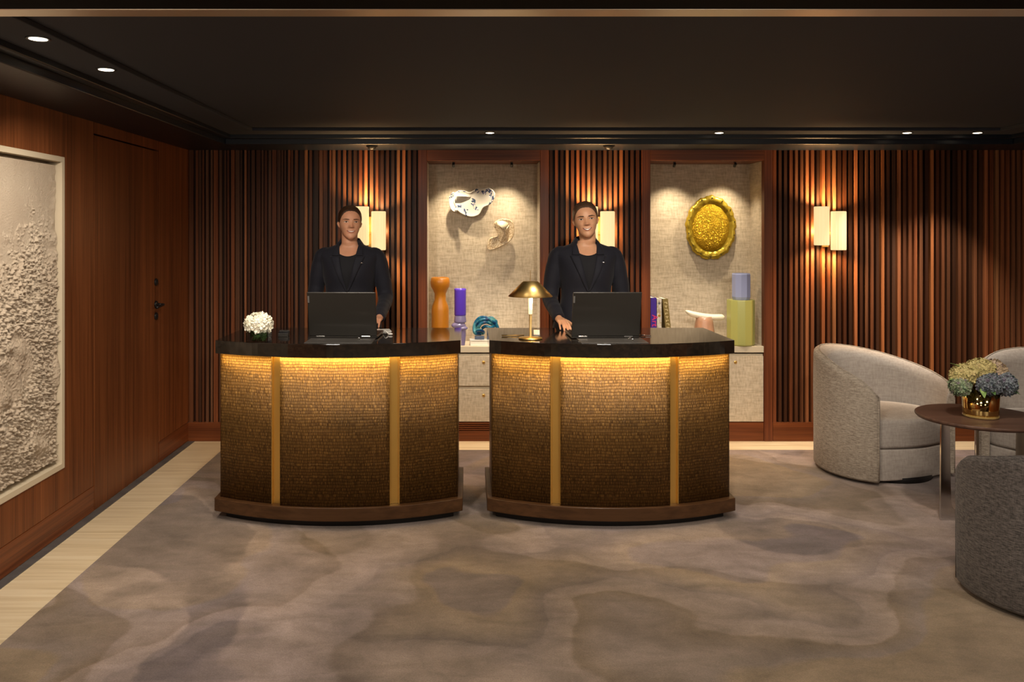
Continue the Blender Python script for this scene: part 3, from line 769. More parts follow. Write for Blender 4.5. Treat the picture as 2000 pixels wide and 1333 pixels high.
# wall plates
def outline_loft(name, outline, cx, cz, y, m, depth_f, thick=.008, label='', cat='artwork', n=22):
    """plate: closed outline points (x,z) around (cx,cz), depth_f(t, a)-> bulge"""
    rows = []; k = len(outline)
    for i in range(n+1):
        t = max(i/n, .01)
        rows.append([(cx+(px-cx)*t, y-depth_f(t, px, pz), cz+(pz-cz)*t) for px, pz in outline])
    b = MB(); b.grid(rows, True, True); o = b.build(name, m, smooth=True, fix=True)
    return o
def P2W(px, py, Y=6.17): s_ = FPX/Y; return ((px-915)/s_, 1.5-(py-456)/s_)
def closed_spline(P, k=8):
    out = []; n_ = len(P)
    for i in range(n_):
        p0, p1, p2, p3 = [Vector(P[(i+j) % n_]) for j in (-1, 0, 1, 2)]
        for j in range(k):
            t = j/k; out.append(.5*((2*p1)+(p2-p0)*t+(2*p0-5*p1+4*p2-p3)*t*t+(-p0+3*p1-3*p2+p3)*t**3))
    return [tuple(p) for p in out]
porc = mat('painted_porcelain', (.78, .74, .66), .18, coat=.5); n = NT(porc)
nz_ = n.noise(n.coords((1, 1, 1)), 62, 3, .6); sp_ = n.noise(n.coords((1, 1, 1), loc=(4, 4, 4)), 15, 1)
n.color(n.mix((.56, .52, .45), n.ramp(nz_, [(.52, (.03, .035, .17)), (.6, (.04, .07, .09))]), n.math('MULTIPLY', n.math('GREATER_THAN', sp_, .575), n.math('GREATER_THAN', nz_, .49))))
root = thing('porcelain_plate', 'cloud-shaped white porcelain plate with blue flowers on the left niche wall', 'artwork', (0, 0, 0))
ol = closed_spline([P2W(x, y) for x, y in ((896, 373), (907, 373), (918, 376), (931, 369), (944, 368), (957, 368), (966, 376), (966, 386), (958, 399), (944, 406), (936, 419), (924, 424), (910, 422), (897, 415), (888, 405), (884, 390), (887, 379))], 5)
c_ = P2W(918, 395)
o = outline_loft('plate', ol, c_[0], c_[1], 6.165, porc, lambda t, px, pz: .010+.018*t**4-.006*(t**2)); o.parent = root
md = o.modifiers.new('s', 'SOLIDIFY'); md.thickness = .006; md.offset = -1
ol = closed_spline([P2W(x, y) for x, y in ((886, 376), (890, 384), (889, 395), (893, 408), (889, 415), (881, 410), (877, 398), (878, 385))], 5)
c_ = P2W(884, 396)
o = outline_loft('folded_rim', ol, c_[0], c_[1], 6.15, porc, lambda t, px, pz: .012+.014*t**3); o.parent = root
md = o.modifiers.new('s', 'SOLIDIFY'); md.thickness = .006; md.offset = -1
# curled cup form
b = MB(); rows = []
for i in range(15):
    t = i/14; row = []
    for j in range(17):
        a = lerp(-.3, pi+.3, j/16); x, z = P2W(889+t*27+3*sin(a), 394-t*5-11*sin(a)*(1-.45*t)*cos(t*.8)); row.append((x, 6.15-.030*sin(a*.8+.3)*cos(t*1.5), z))
    rows.append(row)
b.grid(rows); b.build('curled_fold', porc, root, smooth=True, solid=.005)
b = MB(); x, z = P2W(891, 411); b.sphere((x, 6.11, z), .012, 14, 10, (1, 1, 1.2)); b.build('droplet', WHITE, root, smooth=True)
stn = mat('speckled_stoneware', (.5, .38, .22), .6); n = NT(stn); n.color(n.ramp(n.noise(n.coords(), 110, 2, .7), [(.4, (.42, .28, .14)), (.55, (.74, .61, .42))]))
root = thing('stoneware_plate', 'broken speckled beige ceramic piece folded like a napkin on the left niche wall', 'artwork', (0, 0, 0))
ol = closed_spline([P2W(x, y) for x, y in ((966, 434), (975, 429), (988, 428), (1000, 433), (1004, 445), (1003, 460), (995, 472), (982, 480), (964, 488), (953, 488), (952, 480), (955, 467), (963, 463), (971, 460), (968, 449), (964, 442))], 4)
c_ = P2W(985, 462)
o = outline_loft('plate', ol, c_[0], c_[1], 6.165, stn, lambda t, px, pz: .014+.012*t**3); o.parent = root
md = o.modifiers.new('s', 'SOLIDIFY'); md.thickness = .010; md.offset = -1
b = MB(); A, B, C_, D, E = [P2W(*p) for p in ((967, 436), (994, 441), (985, 452), (976, 476), (992, 474))]
vs = [b.bm.verts.new(p) for p in ((A[0], 6.13, A[1]), (B[0], 6.12, B[1]), (C_[0], 6.085, C_[1]), (D[0], 6.145, D[1]), (E[0], 6.145, E[1]))]
b.face([vs[0], vs[2], vs[1]]); b.face([vs[0], vs[3], vs[2]]); b.face([vs[2], vs[3], vs[4]]); b.face([vs[2], vs[4], vs[1]])
b.build('folded_cone', stn, root, solid=.006)
b = MB(); A, B, C_, D = [P2W(*p) for p in ((969, 433), (992, 436), (985, 449), (971, 440))]
b.grid([[(A[0], 6.125, A[1]), ((A[0]+B[0])/2, 6.10, (A[1]+B[1])/2+.01), (B[0], 6.12, B[1])], [(D[0], 6.08, D[1]), (C_[0]-.02, 6.065, C_[1]+.01), (C_[0], 6.075, C_[1])]])
b.build('pale_flap', mat('cream_glaze', (.78, .68, .48), .35), root, smooth=True, solid=.005)
# gold oval
gold = mat('yellow_gold_glaze', (.50, .31, .018), .26, .85); n = NT(gold); n.bump(n.noise(n.coords(), 75, 4, .7), 1.0, .012)
root = thing('gold_plaque', 'oval yellow gold plaque with a dimpled centre on the right niche wall', 'artwork', (0, 0, 0))
cx, cz = P2W(1390, 445, 6.15); rx, rz_ = 49/(FPX/6.15), 62.5/(FPX/6.15)
prof = [(.01, .034), (.25, .034), (.5, .031), (.68, .024), (.735, .014), (.77, .018), (.82, .028), (.88, .033), (.95, .031), (1.0, .020), (1.0, .0)]
def oval(f0, f1, nm, m_):
    rows = []
    for t, d_ in prof[f0:f1]:
        row = []
        for k in range(120):
            a = 2*pi*k/120; wob = 1+(.018*sin(a*13)+.012*sin(a*29+1))*(t > .78)+.008*sin(a*5)*(t > .6)
            row.append((cx+rx*t*wob*cos(a), 6.185-d_*(1+.06*sin(a*17)*(t > .78)), cz+rz_*t*wob*sin(a)))
        rows.append(row)
    b = MB(); b.grid(rows, True, f0 == 0); o = b.build(nm, m_, root, smooth=True); return o
oval(0, 5, 'centre', gold); oval(4, 11, 'rim', mat('pale_gold_glaze', (.44, .31, .03), .32, .6)); n = NT(MATS['pale_gold_glaze']); n.bump(n.noise(n.coords(), 35, 3), .6, .008)
for k in range(14):
    b = MB(); a = k*2*pi/14+.2; b.sphere((cx+rx*.93*cos(a), 6.185-.036, cz+rz_*.93*sin(a)), .0042, 10, 6); b.build('pin_hole', BLACK, root)

# books right niche
def book(x, w_, h_, dpt, m_, label, lean=0, name='book'):
    k = thing(name, label, 'book', (x, 5.96, CT+(sin(abs(lean))*0)), 0, 'upright books in the right niche'); k.rotation_euler = (0, lean, 0)
    b = MB(); b.box((0, 0, 0), (.003, dpt, h_)); b.box((w_-.003, 0, 0), (w_, dpt, h_)); b.box((0, -.001, 0), (w_, .003, h_)); b.build('cover', m_, k, bevel=.0008)
    b = MB(); b.box((.003, .003, .003), (w_-.003, dpt-.003, h_-.004)); b.build('pages', PAGES, k); return k
k1 = book(1.326, .042, .345, .21, mat('violet_book', (.055, .02, .26), .4), 'violet blue book titled Art, leftmost of the three')
fc = bpy.data.curves.new('title', 'FONT'); fc.body = 'Art'; fc.size = .060; fc.extrude = .0004; fc.align_x = 'LEFT'; fc.space_character = 1.05
fc.materials.append(mat('pink_ink', (.75, .03, .12), .5))
tmp = bpy.data.objects.new('title_curve', fc); COL.objects.link(tmp); bpy.context.view_layer.update()
tme = bpy.data.meshes.new_from_object(tmp.evaluated_get(bpy.context.evaluated_depsgraph_get())); bpy.data.objects.remove(tmp)
to = bpy.data.objects.new('title_lettering', tme); COL.objects.link(to); to.parent = k1; to.location = (.010, -.0018, .222); to.rotation_euler = (pi/2, pi/2, 0)
bk2 = mat('pale_book', (.62, .57, .47), .5); n = NT(bk2); n.color(n.ramp(n.noise(n.coords(), 35, 2), [(.45, (.62, .57, .48)), (.6, (.42, .33, .2))]))
k2 = book(1.371, .034, .338, .20, bk2, 'pale cream book with a small emblem, middle of the three')
b = MB(); b.lathe([(.009, 0), (.009, .0008)], 20, M=Matrix.Translation((.017, -.001, .305))@Matrix.Rotation(pi/2, 4, 'X')); b.build('emblem', GREYM, k2)
b = MB(); b.lathe([(.012, 0), (.009, .0008)], 6, M=Matrix.Translation((.017, -.001, .215))@Matrix.Rotation(pi/2, 4, 'X')); b.build('ornament', BRASSD, k2)
k3 = book(1.409, .040, .338, .20, mat('olive_gold_book', (.21, .15, .045), .4), 'olive gold book leaning against the pale one, rightmost of the three', 0)
for v_ in k3.children:
    pass
k3.rotation_euler = (0, 0, 0)
for ch in k3.children: ch.data.transform(Matrix(((1, 0, -.10, .036), (0, 1, 0, 0), (0, 0, 1, 0), (0, 0, 0, 1))))
b = MB(); rnd = random.Random(3)
Msh = Matrix(((1, 0, -.10, .036), (0, 1, 0, 0), (0, 0, 1, 0), (0, 0, 0, 1)))
for k in range(9):
    z = .31-k*.026; b.box((.010, -.0022, z), (.030, -.0008, z+.0035), Msh)
    if k % 3 != 1: b.box((.010 if k % 2 else .026, -.0022, z-.010), (.014 if k % 2 else .030, -.0008, z), Msh)
    else: b.box((.018, -.0022, z-.011), (.022, -.0008, z), Msh)
b.build('gold_lettering', mat('gold_ink', (.75, .62, .33), .4), k3)
# mushroom like lamp object
root = thing('glass_mushroom', 'cream wavy cap on a pink translucent glass foot beside the books', 'sculpture', (1.742, 6.02, CT))
PK = mat('pink_glass', (.88, .55, .36), .3, trans=.65)
m = MB(); m.lathe([(.080, 0), (.082, .01), (.078, .06), (.070, .12), (.062, .17), (.056, .203), (.050, .203), (.056, .16), (.066, .10), (.074, .02)], 48, c=(-.01, 0, 0)); m.build('foot', PK, root, smooth=True)
b = MB(); rows = []
for i in range(37):
    t = i/36; x = -.150+.292*t; zc = .232-.035*sin(min(t*1.25, 1)*pi/2)+.0+(.012*max(0, .15-t)*6); th = .0225*min(1, max(t, .002)/.14, 1)**.45*min(1, max(1-t, .001)/.07)**.5; wy = .034*(sin(pi*t)**.4+.02)
    rows.append([(x, wy*cos(a), zc+th*sin(a)) for a in [2*pi*k/20 for k in range(20)]])
b.grid(rows, True, True, True); b.build('wavy_cap', mat('cream_glass', (.85, .76, .58), .3, sub=.0), root, smooth=True)
flt = lambda k: (lambda t, z: cos(pi/k)/cos((t % (2*pi/k))-pi/k))
m = MB(); m.lathe([(.094, 0), (.100, .01), (.100, .32), (.098, .33), (.092, .33), (.090, .32), (.090, .02)], 96, c=(1.988, 5.985, CT), flute=flt(12))
GV = mat('green_glass', (.42, .42, .13), .3, trans=.2); gvo = tag(smooth_by_angle(m.build('green_vase', GV), 16), 'wide fluted olive green vase standing on the right niche counter', 'vase')
m = MB(); m.lathe([(.060, 0), (.067, .02), (.067, .183), (.064, .192), (.058, .192), (.057, .18), (.057, .02)], 80, c=(1.992, 5.985, CT+.3305), flute=flt(10))
LV = mat('lavender_glass', (.36, .40, .62), .3, trans=.25); tag(smooth_by_angle(m.build('lavender_vase', LV), 16), 'pale lavender blue faceted vase standing on top of the green vase', 'vase')
m = MB(); m.lathe([(.084, .318), (.084, .3295)], 40, c=(1.988, 5.985, CT)); m.build('inner_disc', GV, gvo)

# ------------------------------------------------------------------ armchairs
HT = [(-131, .52), (-118, .605), (-100, .66), (-72, .728), (-40, .758), (0, .745), (35, .705), (71, .645), (100, .595), (120, .56), (131, .51)]
def chair_mesh(ch, outer, inner, plinthm):
    def rad(ph):  # outer radius
        a = abs(ph); return .405 if a < 90 else .405-.018*((a-90)/41)**2
    def rim(ph): return tab([(p, h_) for p, h_ in HT], ph)[0]
    def thick(ph): return lerp(.095, .042, min(1, (abs(ph)/131))**1.5)
    N = 72; PH = [lerp(-131, 131, i/N) for i in range(N+1)]
    def dirv(ph): t = R_(ph); return Vector((sin(t), cos(t), 0))
    # outer shell with rounded top
    rows = []
    for ph in PH:
        d = dirv(ph); r = rad(ph); h_ = rim(ph); t = thick(ph); tr = min(t*.5, .030)
        row = [d*(r-.03)+Vector((0, 0, .03)), d*(r-.008)+Vector((0, 0, .022)), d*r+Vector((0, 0, .035)), d*r+Vector((0, 0, h_*.35)), d*(r+.002)+Vector((0, 0, h_*.7)), d*r+Vector((0, 0, h_-.035))]
        for k in range(1, 5):
            a = pi/2*k/4; row.append(d*(r-tr+tr*cos(a))+Vector((0, 0, h_-tr+tr*sin(a))))
        rows.append(row)
    b = MB(); b.grid(rows); b.build('outer_shell', outer, ch, smooth=True, solid=.004)
    # inner lining
    rows = []
    for ph in PH:
        d = dirv(ph); r = rad(ph); h_ = rim(ph); t = thick(ph); tr = min(t*.5, .030)
        r0 = r-tr; row = [d*r0+Vector((0, 0, h_))]
        for k in range(1, 7):
            a = pi/2*k/6; row.append(d*(r0-(t-tr)*sin(a))+Vector((0, 0, h_-.06*(1-cos(a))*1.0-.004*k)))
        row.append(d*(r-t-.004)+Vector((0, 0, h_-.16))); row.append(d*(r-t-.002)+Vector((0, 0, .30))); row.append(d*(r-t)+Vector((0, 0, .10)))
        rows.append(row)
    b = MB(); b.grid(rows); 
    # arm end caps
    b.build('inner_back', inner, ch, smooth=True, solid=.004)
    for s_, ph in ((-1, -131), (1, 131)):
        b = MB(); d = dirv(ph); r = rad(ph); h_ = rim(ph); t = thick(ph); tr = min(t*.5, .030)
        P = [d*r+Vector((0, 0, .028)), d*r+Vector((0, 0, h_-.035))]
        for k in range(1, 5): a = pi/2*k/4; P.append(d*(r-tr+tr*cos(a))+Vector((0, 0, h_-tr+tr*sin(a))))
        for k in range(1, 7): a = pi/2*k/6; P.append(d*(r-tr-(t-tr)*sin(a))+Vector((0, 0, h_-.06*(1-cos(a))-.004*k)))
        P.append(d*(r-t)+Vector((0, 0, .10))); P.append(d*(r-t)+Vector((0, 0, .028)))
        n_ = Vector((cos(R_(ph)), -sin(R_(ph)), 0))*(1 if ph > 0 else -1)
        b.grid([[p-n_*.002 for p in P], [p+n_*.004 for p in P]], True, True, True)
        b.build('arm_front', outer, ch, smooth=False, bevel=.002)
    # piping
    b = MB()
    b.tube([dirv(ph)*(rad(ph)-min(thick(ph)*.5, .030))+Vector((0, 0, rim(ph)+.002)) for ph in PH], .0045, 8)
    for ph in (-131, 131):
        d = dirv(ph); b.tube([d*(rad(ph)-.001)+Vector((0, 0, z)) for z in (.03, .2, .4, rim(ph)-.02)]+[d*(rad(ph)-.02)+Vector((0, 0, rim(ph)+.001))], .005, 8)
    b.build('piping', outer, ch, smooth=True)
    # seat plan
    def seat_outline(sh, front):
        P = []
        for i in range(49):
            ph = lerp(-128, 128, i/48); d = dirv(ph); P.append(d*(rad(ph)-thick(ph)-sh))
        a = P[-1]; c = P[0]
        for k in range(1, 14):
            t = k/14; q = a.lerp(c, t); q.y -= front*sin(pi*t)+.012; P.append(q)
        return P
    def padded(z0, z1, front, crown, nm, m_, r=.025):
        rows = []
        for z, sh in ((z0, r*.7), (z0+r*.4, r*.15), (z0+r, 0), (z1-r, 0), (z1-r*.4, r*.15), (z1, r*.7)):
            rows.append([Vector((p.x, p.y, z)) for p in seat_outline(.004+sh, front-sh)])
        for t in (.85, .6, .35, .1):
            rows.append([Vector((p.x*t, p.y*t, z1+crown*(1-t*t))) for p in rows[5]])
        b = MB(); b.grid(rows, True, True, True); return b.build(nm, m_, ch, smooth=True)
    padded(.020, .207, .040, 0, 'front_panel', inner, .012)
    padded(.210, .385, .050, .03, 'seat_cushion', inner, .022)
    b = MB(); b.lathe([(.27, .0006), (.28, .035)], 40); b.build('swivel_base', plinthm, ch, smooth=True)
def armchair(x, y, fx, fy, outer, label):
    rz = math.atan2(fx, -fy)  # local -y -> (fx,fy)
    ch = thing('armchair', label, 'armchair', (x, y, FZ), rz, 'rounded swivel armchairs around the table')
    chair_mesh(ch, outer, PLAIN, BLACK); return ch
armchair(2.61, 5.15, .315, -.949, TWEED, 'beige tweed barrel armchair left of the round table, facing the camera')
armchair(3.50, 4.90, -.8, -.6, TWEED, 'grey beige barrel armchair behind the flowers, cut by the right edge')
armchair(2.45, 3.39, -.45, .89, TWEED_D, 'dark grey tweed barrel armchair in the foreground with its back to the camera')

# ------------------------------------------------------------------ side table
t_ = thing('side_table', 'round walnut side table with flat chrome legs between the armchairs', 'table', (2.66, 4.26, FZ))
b = MB(); b.lathe([(.27, .522), (.292, .526), (.300, .535), (.300, .543), (.297, .546)], 72); b.build('tabletop', W_TABLE, t_, smooth=True, bevel=.001)
smooth_by_angle(t_.children[0], 30)
for a in (178, 62, -40):
    M = Matrix.Rotation(R_(a), 4, 'Z')@Matrix.Rotation(pi/2, 4, 'X')
    P = [(.20, .522), (.205, .0), (.0, .0), (.0, .045), (.10, .045)]
    P += [(.10+.05*sin(k*pi/2/6), .095-.05*cos(k*pi/2/6)) for k in range(1, 7)] + [(.158, .522)]
    b = MB(); b.prism(P, -.007, .007, M); b.build('leg', CHROME, t_, bevel=.001)
TZ = FZ+.547
v = thing('gold_vase', 'mirrored gold cylinder vase on the round side table', 'vase', (2.648, 4.235, TZ))
GOLDG = mat('mirrored_gold_glass', (.72, .52, .20), .07, 1.0)
b = MB(); b.lathe([(.080, .012), (.082, .02), (.087, .155), (.084, .155), (.079, .03)], 56, cap0=True, cap1=True); b.build('gold_cylinder', GOLDG, v, smooth=True)
b = MB(); b.lathe([(.081, 0), (.084, .005), (.081, .0118)], 56); b.build('glass_foot', mat('amber_clear_glass', (.8, .55, .2), .05, trans=.7), v, smooth=True)
PY = petal_mat('yellow_green_petals', (.24, .22, .07), (.52, .44, .19), (.40, .31, .13))
PM = petal_mat('mauve_cream_petals', (.20, .13, .13), (.46, .35, .23), (.32, .25, .15))
PB = petal_mat('grey_blue_petals', (.045, .055, .085), (.17, .20, .22), (.11, .085, .13))
PG = petal_mat('dusty_green_petals', (.10, .16, .10), (.24, .30, .17), (.20, .16, .19))
G_ = 'hydrangea heads in the gold vase'
for (dx, dy, dz, r, m_, l, ax) in (
    (-.095, -.01, .215, .062, PY, 'yellow green hydrangea head at the upper left of the gold vase', (-.5, 0, 1)),
    (-.02, -.03, .245, .064, PY, 'yellow cream hydrangea head at the top centre of the bouquet', (0, -.2, 1)),
    (.060, -.01, .235, .062, PM, 'mauve and cream hydrangea head at the upper right of the bouquet', (.4, 0, 1)),
    (-.125, -.03, .165, .050, PG, 'pale green hydrangea head hanging low at the left of the bouquet', (-1, -.3, .2)),
    (-.01, -.085, .185, .055, PB, 'grey blue hydrangea head low at the front of the bouquet', (0, -1, .3)),
    (.085, -.065, .180, .055, PB, 'slate purple hydrangea head low at the right front of the bouquet', (.6, -.8, .2)),
    (.135, .0, .165, .050, PG, 'dark green hydrangea head drooping at the far right of the bouquet', (1, -.1, .1)),
    (.01, .07, .215, .058, PM, 'dusty mauve hydrangea head at the back of the bouquet', (0, .6, 1))):
    bloom('hydrangea', l, (2.648+dx, 4.235+dy, TZ+dz), r, m_, hash(l) % 999 if False else int(abs(dx*1000)+dz*1000), G_, nf=190, fr=.0135, leaves=1, axis=ax, zlo=-.8, stem=.02)
b = MB()
for k, (c, d, L) in enumerate((((2.55, 4.23, TZ+.24), (-.8, 0, .9), .07), ((2.53, 4.22, TZ+.20), (-1, -.2, .2), .06), ((2.60, 4.15, TZ+.165), (-.3, -1, -.5), .06))): leaf(b, c, d, (0, 0, 1), L, L*.28)
o = b.build('green_leaves', petal_mat('bright_leaf', (.12, .22, .05), (.30, .42, .14)), smooth=True, solid=.0006); tag(o, 'loose green leaves poking out at the left of the bouquet', 'leaves')

# ------------------------------------------------------------------ people
NH = 2.25
HEAD = [(-.004, .010, -.070, -.050), (.004, .022, -.081, -.025), (.018, .036, -.085, .005), (.038, .0475, -.085, .035), (.058, .0550, -.086, .058), (.08, .0615, -.087, .074),
        (.10, .065, -.086, .086), (.12, .067, -.086, .094), (.14, .068, -.087, .099), (.16, .0665, -.083, .099), (.18, .062, -.073, .092), (.20, .051, -.054, .076), (.213, .038, -.033, .052), (.2215, .018, -.008, .028), (.2235, .004, .006, .014)]
def ga(x, s_): return math.exp(-(x/s_)**2*.5)
def feat(x, h_):
    d = 0; ax = abs(x)
    nl = .004+.015*max(0, min(1, (.122-h_)/.042))
    if h_ > .074: d += nl*ga(x, .0065+.004*max(0, (.10-h_)/.03))*min(1, max(0, (.132-h_)/.014))
    d += .010*ga(x, .0085)*ga(h_-.082, .0065); d += .0045*ga(ax-.0115, .0045)*ga(h_-.079, .005)
    d -= .0085*ga(ax-.030, .012)*ga(h_-.113, .008); d += .004*ga(ax-.030, .018)*ga(h_-.131, .006)
    d += .0045*ga(ax-.030, .0085)*ga(h_-.112, .005)
    d += .004*ga(h_-.0545, .004)*ga(x, .018); d += .0045*ga(h_-.043, .0045)*ga(x, .016); d -= .002*ga(h_-.034, .004)*ga(x, .015)
    d += .0055*ga(ax-.040, .013)*ga(h_-.078, .014); d += .004*ga(h_-.014, .010)*ga(x, .014)
    d -= .003*ga(ax-(.021+(.075-h_)*.35), .0035)*ga(h_-.062, .012)
    return d
def hsurf(x, h_):
    w_, yf, yb = tab(HEAD, h_); yc, dd = (yf+yb)/2, (yb-yf)/2; q = min(.999, abs(x)/w_)
    return yc-dd*(1-q**NH)**(1/NH)-feat(x, h_)
def head_rows(off=0, hlo=-.004, n=96, nz=84, fmask=None):
    rows = []
    for j in range(nz+1):
        h_ = lerp(-.004, .2235, .5-.5*cos(pi*j/nz)); w_, yf, yb = tab(HEAD, h_); yc, dd = (yf+yb)/2, (yb-yf)/2; row = []
        for i in range(n):
            a = 2*pi*i/n; sx, cy_ = sin(a), -cos(a)
            x = w_*math.copysign(abs(sx)**(2/NH), sx); y = yc+dd*math.copysign(abs(cy_)**(2/NH), cy_)
            if cy_ < 0: y -= feat(x, h_)*min(1, -cy_*2.5)
            row.append((x, y, h_))
        rows.append(row)
    return rows
TOR = [(.84, .165, .12, 0), (.92, .178, .125, 0), (1.0, .155, .108, 0), (1.08, .132, .094, 0), (1.14, .132, .094, 0), (1.22, .148, .104, 0), (1.30, .158, .100, 0), (1.345, .160, .088, .003), (1.375, .148, .074, .008), (1.398, .10, .060, .010), (1.415, .066, .055, .010), (1.435, .054, .053, .008), (1.47, .050, .052, .002), (1.50, .050, .052, -.002)]
JAC = [(.84, .205, .150, 0), (.92, .203, .148, 0), (1.0, .178, .13, 0), (1.08, .155, .117, 0), (1.14, .154, .116, 0), (1.22, .168, .124, 0), (1.30, .180, .122, 0), (1.345, .196, .110, .003), (1.372, .200, .095, .008), (1.390, .186, .083, .010), (1.41, .125, .075, .012), (1.425, .088, .071, .012), (1.445, .072, .068, .010)]
def bust(x, z): return .020*(ga(abs(x)-.068, .04)*ga(z-1.235, .05))
def front(T, x, z):
    w_, d_, yc = tab(T, z); q = min(.999, abs(x)/w_); return yc-d_*(1-q**2.3)**(1/2.3)-bust(x, z)
def ring(T, z, n, off=0):
    w_, d_, yc = tab(T, z); row = []
    for i in range(n):
        a = 2*pi*i/n; sx, c = sin(a), -cos(a); x = (w_+off)*math.copysign(abs(sx)**(2/2.3), sx); y = yc+(d_+off)*math.copysign(abs(c)**(2/2.3), c)
        if c < 0: y -= bust(x, z)
        row.append((x, y, z))
    return row
def hand(b, wr, fwd, up, thumb, curl=.5, sc=1.0):
    f = Vector(fwd).normalized(); u = Vector(up); u = (u-f*u.dot(f)).normalized(); s_ = f.cross(u)*thumb  # s_ toward the thumb
    wr = Vector(wr); k = sc
    for j, (o_, L, segs, r) in enumerate(((.024, .078, (.040, .025, .020), .0085), (.008, .082, (.044, .028, .021), .0088), (-.008, .078, (.040, .026, .020), .0083), (-.024, .070, (.031, .020, .017), .0072))):
        kn = wr+f*L*k+s_*o_*k*.95+u*(.004-.003*abs(o_)/.02)*k
        b.capsule(wr+s_*o_*.55*k, kn, .013*k, .0105*k, 10)
        p = kn; ang = curl*.5+.06*j
        for q, sl in enumerate(segs):
            d = f*cos(ang)-u*sin(ang)+s_*o_*2.2; d.normalize(); p2 = p+d*sl*k; b.capsule(p, p2, r*k*(1-.08*q), r*k*(.92-.08*q), 10); p = p2; ang += curl*(.75 if q == 0 else .5)
    b.capsule(wr-f*.004, wr+f*.055*k, .018*k, .014*k, 10)
    t0 = wr+s_*.018*k+f*.012*k-u*.004; t1 = t0+(s_*.8+f*.75-u*.2).normalized()*.038*k; t2 = t1+(s_*.4+f*.9-u*.25).normalized()*.030*k; t3 = t2+(f*1.0-u*.3+s_*.1).normalized()*.024*k
    b.capsule(t0, t1, .014*k, .0105*k, 10); b.capsule(t1, t2, .0102*k, .009*k, 10); b.capsule(t2, t3, .009*k, .0075*k, 10)
def person(loc, label, H, skin, hairm, arms, head_rot, head_off, zb, brow_w, smile, hs=(1, 1, 1), bodyrot=0):
    """H: chin height above local floor. arms: list of (side, elbow, wrist, fwd, curl)"""
    p = thing('person', label, 'person', loc, bodyrot)
    # scale z of the torso so that the shoulders meet the chin height
    kz = H/1.455
    Z = lambda q: Vector((q[0], q[1], q[2]*kz))
    HM = Matrix.Translation((head_off[0], head_off[1]-.012, H+head_off[2]))@Matrix.Translation((0, .02, 0))@Euler(head_rot).to_matrix().to_4x4()@Matrix.Diagonal((*hs, 1))@Matrix.Translation((0, -.02, 0))
    # body
    b = MB(); b.grid([[Z(q) for q in ring(TOR, lerp(.84, 1.44, i/36), 40)] for i in range(37)], True, True, True)
    b.tube([Z((0, .01, 1.40)), HM@Vector((0, .012, -.02)), HM@Vector((0, .015, .05))], [.052, .051, .053], 24)
    b.grid([[HM@Vector(q) for q in r] for r in head_rows()], True, True, True)
    for s_ in (-1, 1):
        for q, rr in (((.067, .012, .112), .009), ((.070, .018, .105), .010), ((.068, .014, .093), .008), ((.065, .008, .083), .006)):
            b.sphere(HM@Vector((s_*q[0], q[1], q[2])), rr, 10, 8)
        b.capsule(Z((s_*.085, 0, .90)), Z((s_*.085, -.01, .50)), .085, .055); b.capsule(Z((s_*.085, -.01, .50)), Z((s_*.085, .02, .10)), .050, .035)
        b.capsule(Z((s_*.085, .02, .06)), (s_*.09, -.12, .035), .035, .025)
    for s_, el, wr, fw, cu in arms:
        b.capsule(Z((s_*.150, 0, 1.335)), el, .036, .022); b.capsule(el, wr, .022, .020); hand(b, wr, fw, (0, 0, 1), s_, cu)
    body = b.build('body', skin, p, smooth=True, remesh=.0036)
    # face details
    def patch(nm, m_, cx, hw, lo, hi, off=.0012, ns=20, nt=5):
        b = MB(); rows = []
        for j in range(nt+1):
            row = []
            for i in range(ns+1):
                s_ = -1+2*i/ns; x = cx+hw*s_; hh = lerp(lo(s_), hi(s_), j/nt); row.append(HM@Vector((x, hsurf(x, hh)-off, hh)))
            rows.append(row)
        b.grid(rows); return b.build(nm, m_, p, smooth=True)
    for s_ in (-1, 1):
        ex = s_*.0305; eh = .1125; hw = .0135
        patch('eye_white', EYEW, ex, hw, lambda t: eh-.0036*(1-t*t)**.7, lambda t: eh+.0042*(1-t*t)**.7, .0014, 16, 5)
        patch('iris', IRIS, ex+.001, .0046, lambda t: eh+.0004-.0038*sqrt(max(0, 1-t*t)), lambda t: eh+.0004+.0038*sqrt(max(0, 1-t*t)), .0020, 12, 4)
        patch('eyelashes', LASH, ex, hw*1.1, lambda t: eh+.0036*(1-t*t*.95)**.7-.0004, lambda t: eh+.0062*(1-t*t*.9)**.6, .0022, 16, 3)
        patch('lower_lid', skin, ex, hw, lambda t: eh-.0062*(1-t*t*.9)**.6, lambda t: eh-.0034*(1-t*t*.95)**.7, .0020, 16, 3)
        bw = brow_w
        patch('eyebrow', hairm, s_*.0325, .019, lambda t, s_=s_: .1265+.005*(t*s_*.5+.5)-.0045*max(0, t*s_)**2-.0004, lambda t, s_=s_: .1265+bw*(1-.75*max(0, t*s_))+.005*(t*s_*.5+.5)-.0045*max(0, t*s_)**2, .0016, 18, 3)
    m0 = .0485; up_ = .0085*smile
    patch('lips', LIPS, 0, .0285, lambda t: m0-.0085*(1-t*t)**.6+up_*t*t, lambda t: m0+.0060*(1-t*t)**.5+up_*t*t-.001*ga(t, .12), .0016, 24, 6)
    patch('mouth_opening', MOUTHD, 0, .0235, lambda t: m0-.0045*smile*(1-t*t)**.7+up_*t*t*.8, lambda t: m0+.0028*(1-t*t)**.6+up_*t*t*.85, .0022, 24, 4)
    patch('teeth', TEETH, 0, .0205, lambda t: m0-.0032*smile*(1-t*t)**.6+up_*t*t*.8, lambda t: m0+.0023*(1-t*t)**.5+up_*t*t*.8, .0028, 24, 4)
    # hair: pulled back
    b = MB(); R0 = head_rows(); rows = []; nz = len(R0)-1
    import itertools
    keep = {}
    vr = []
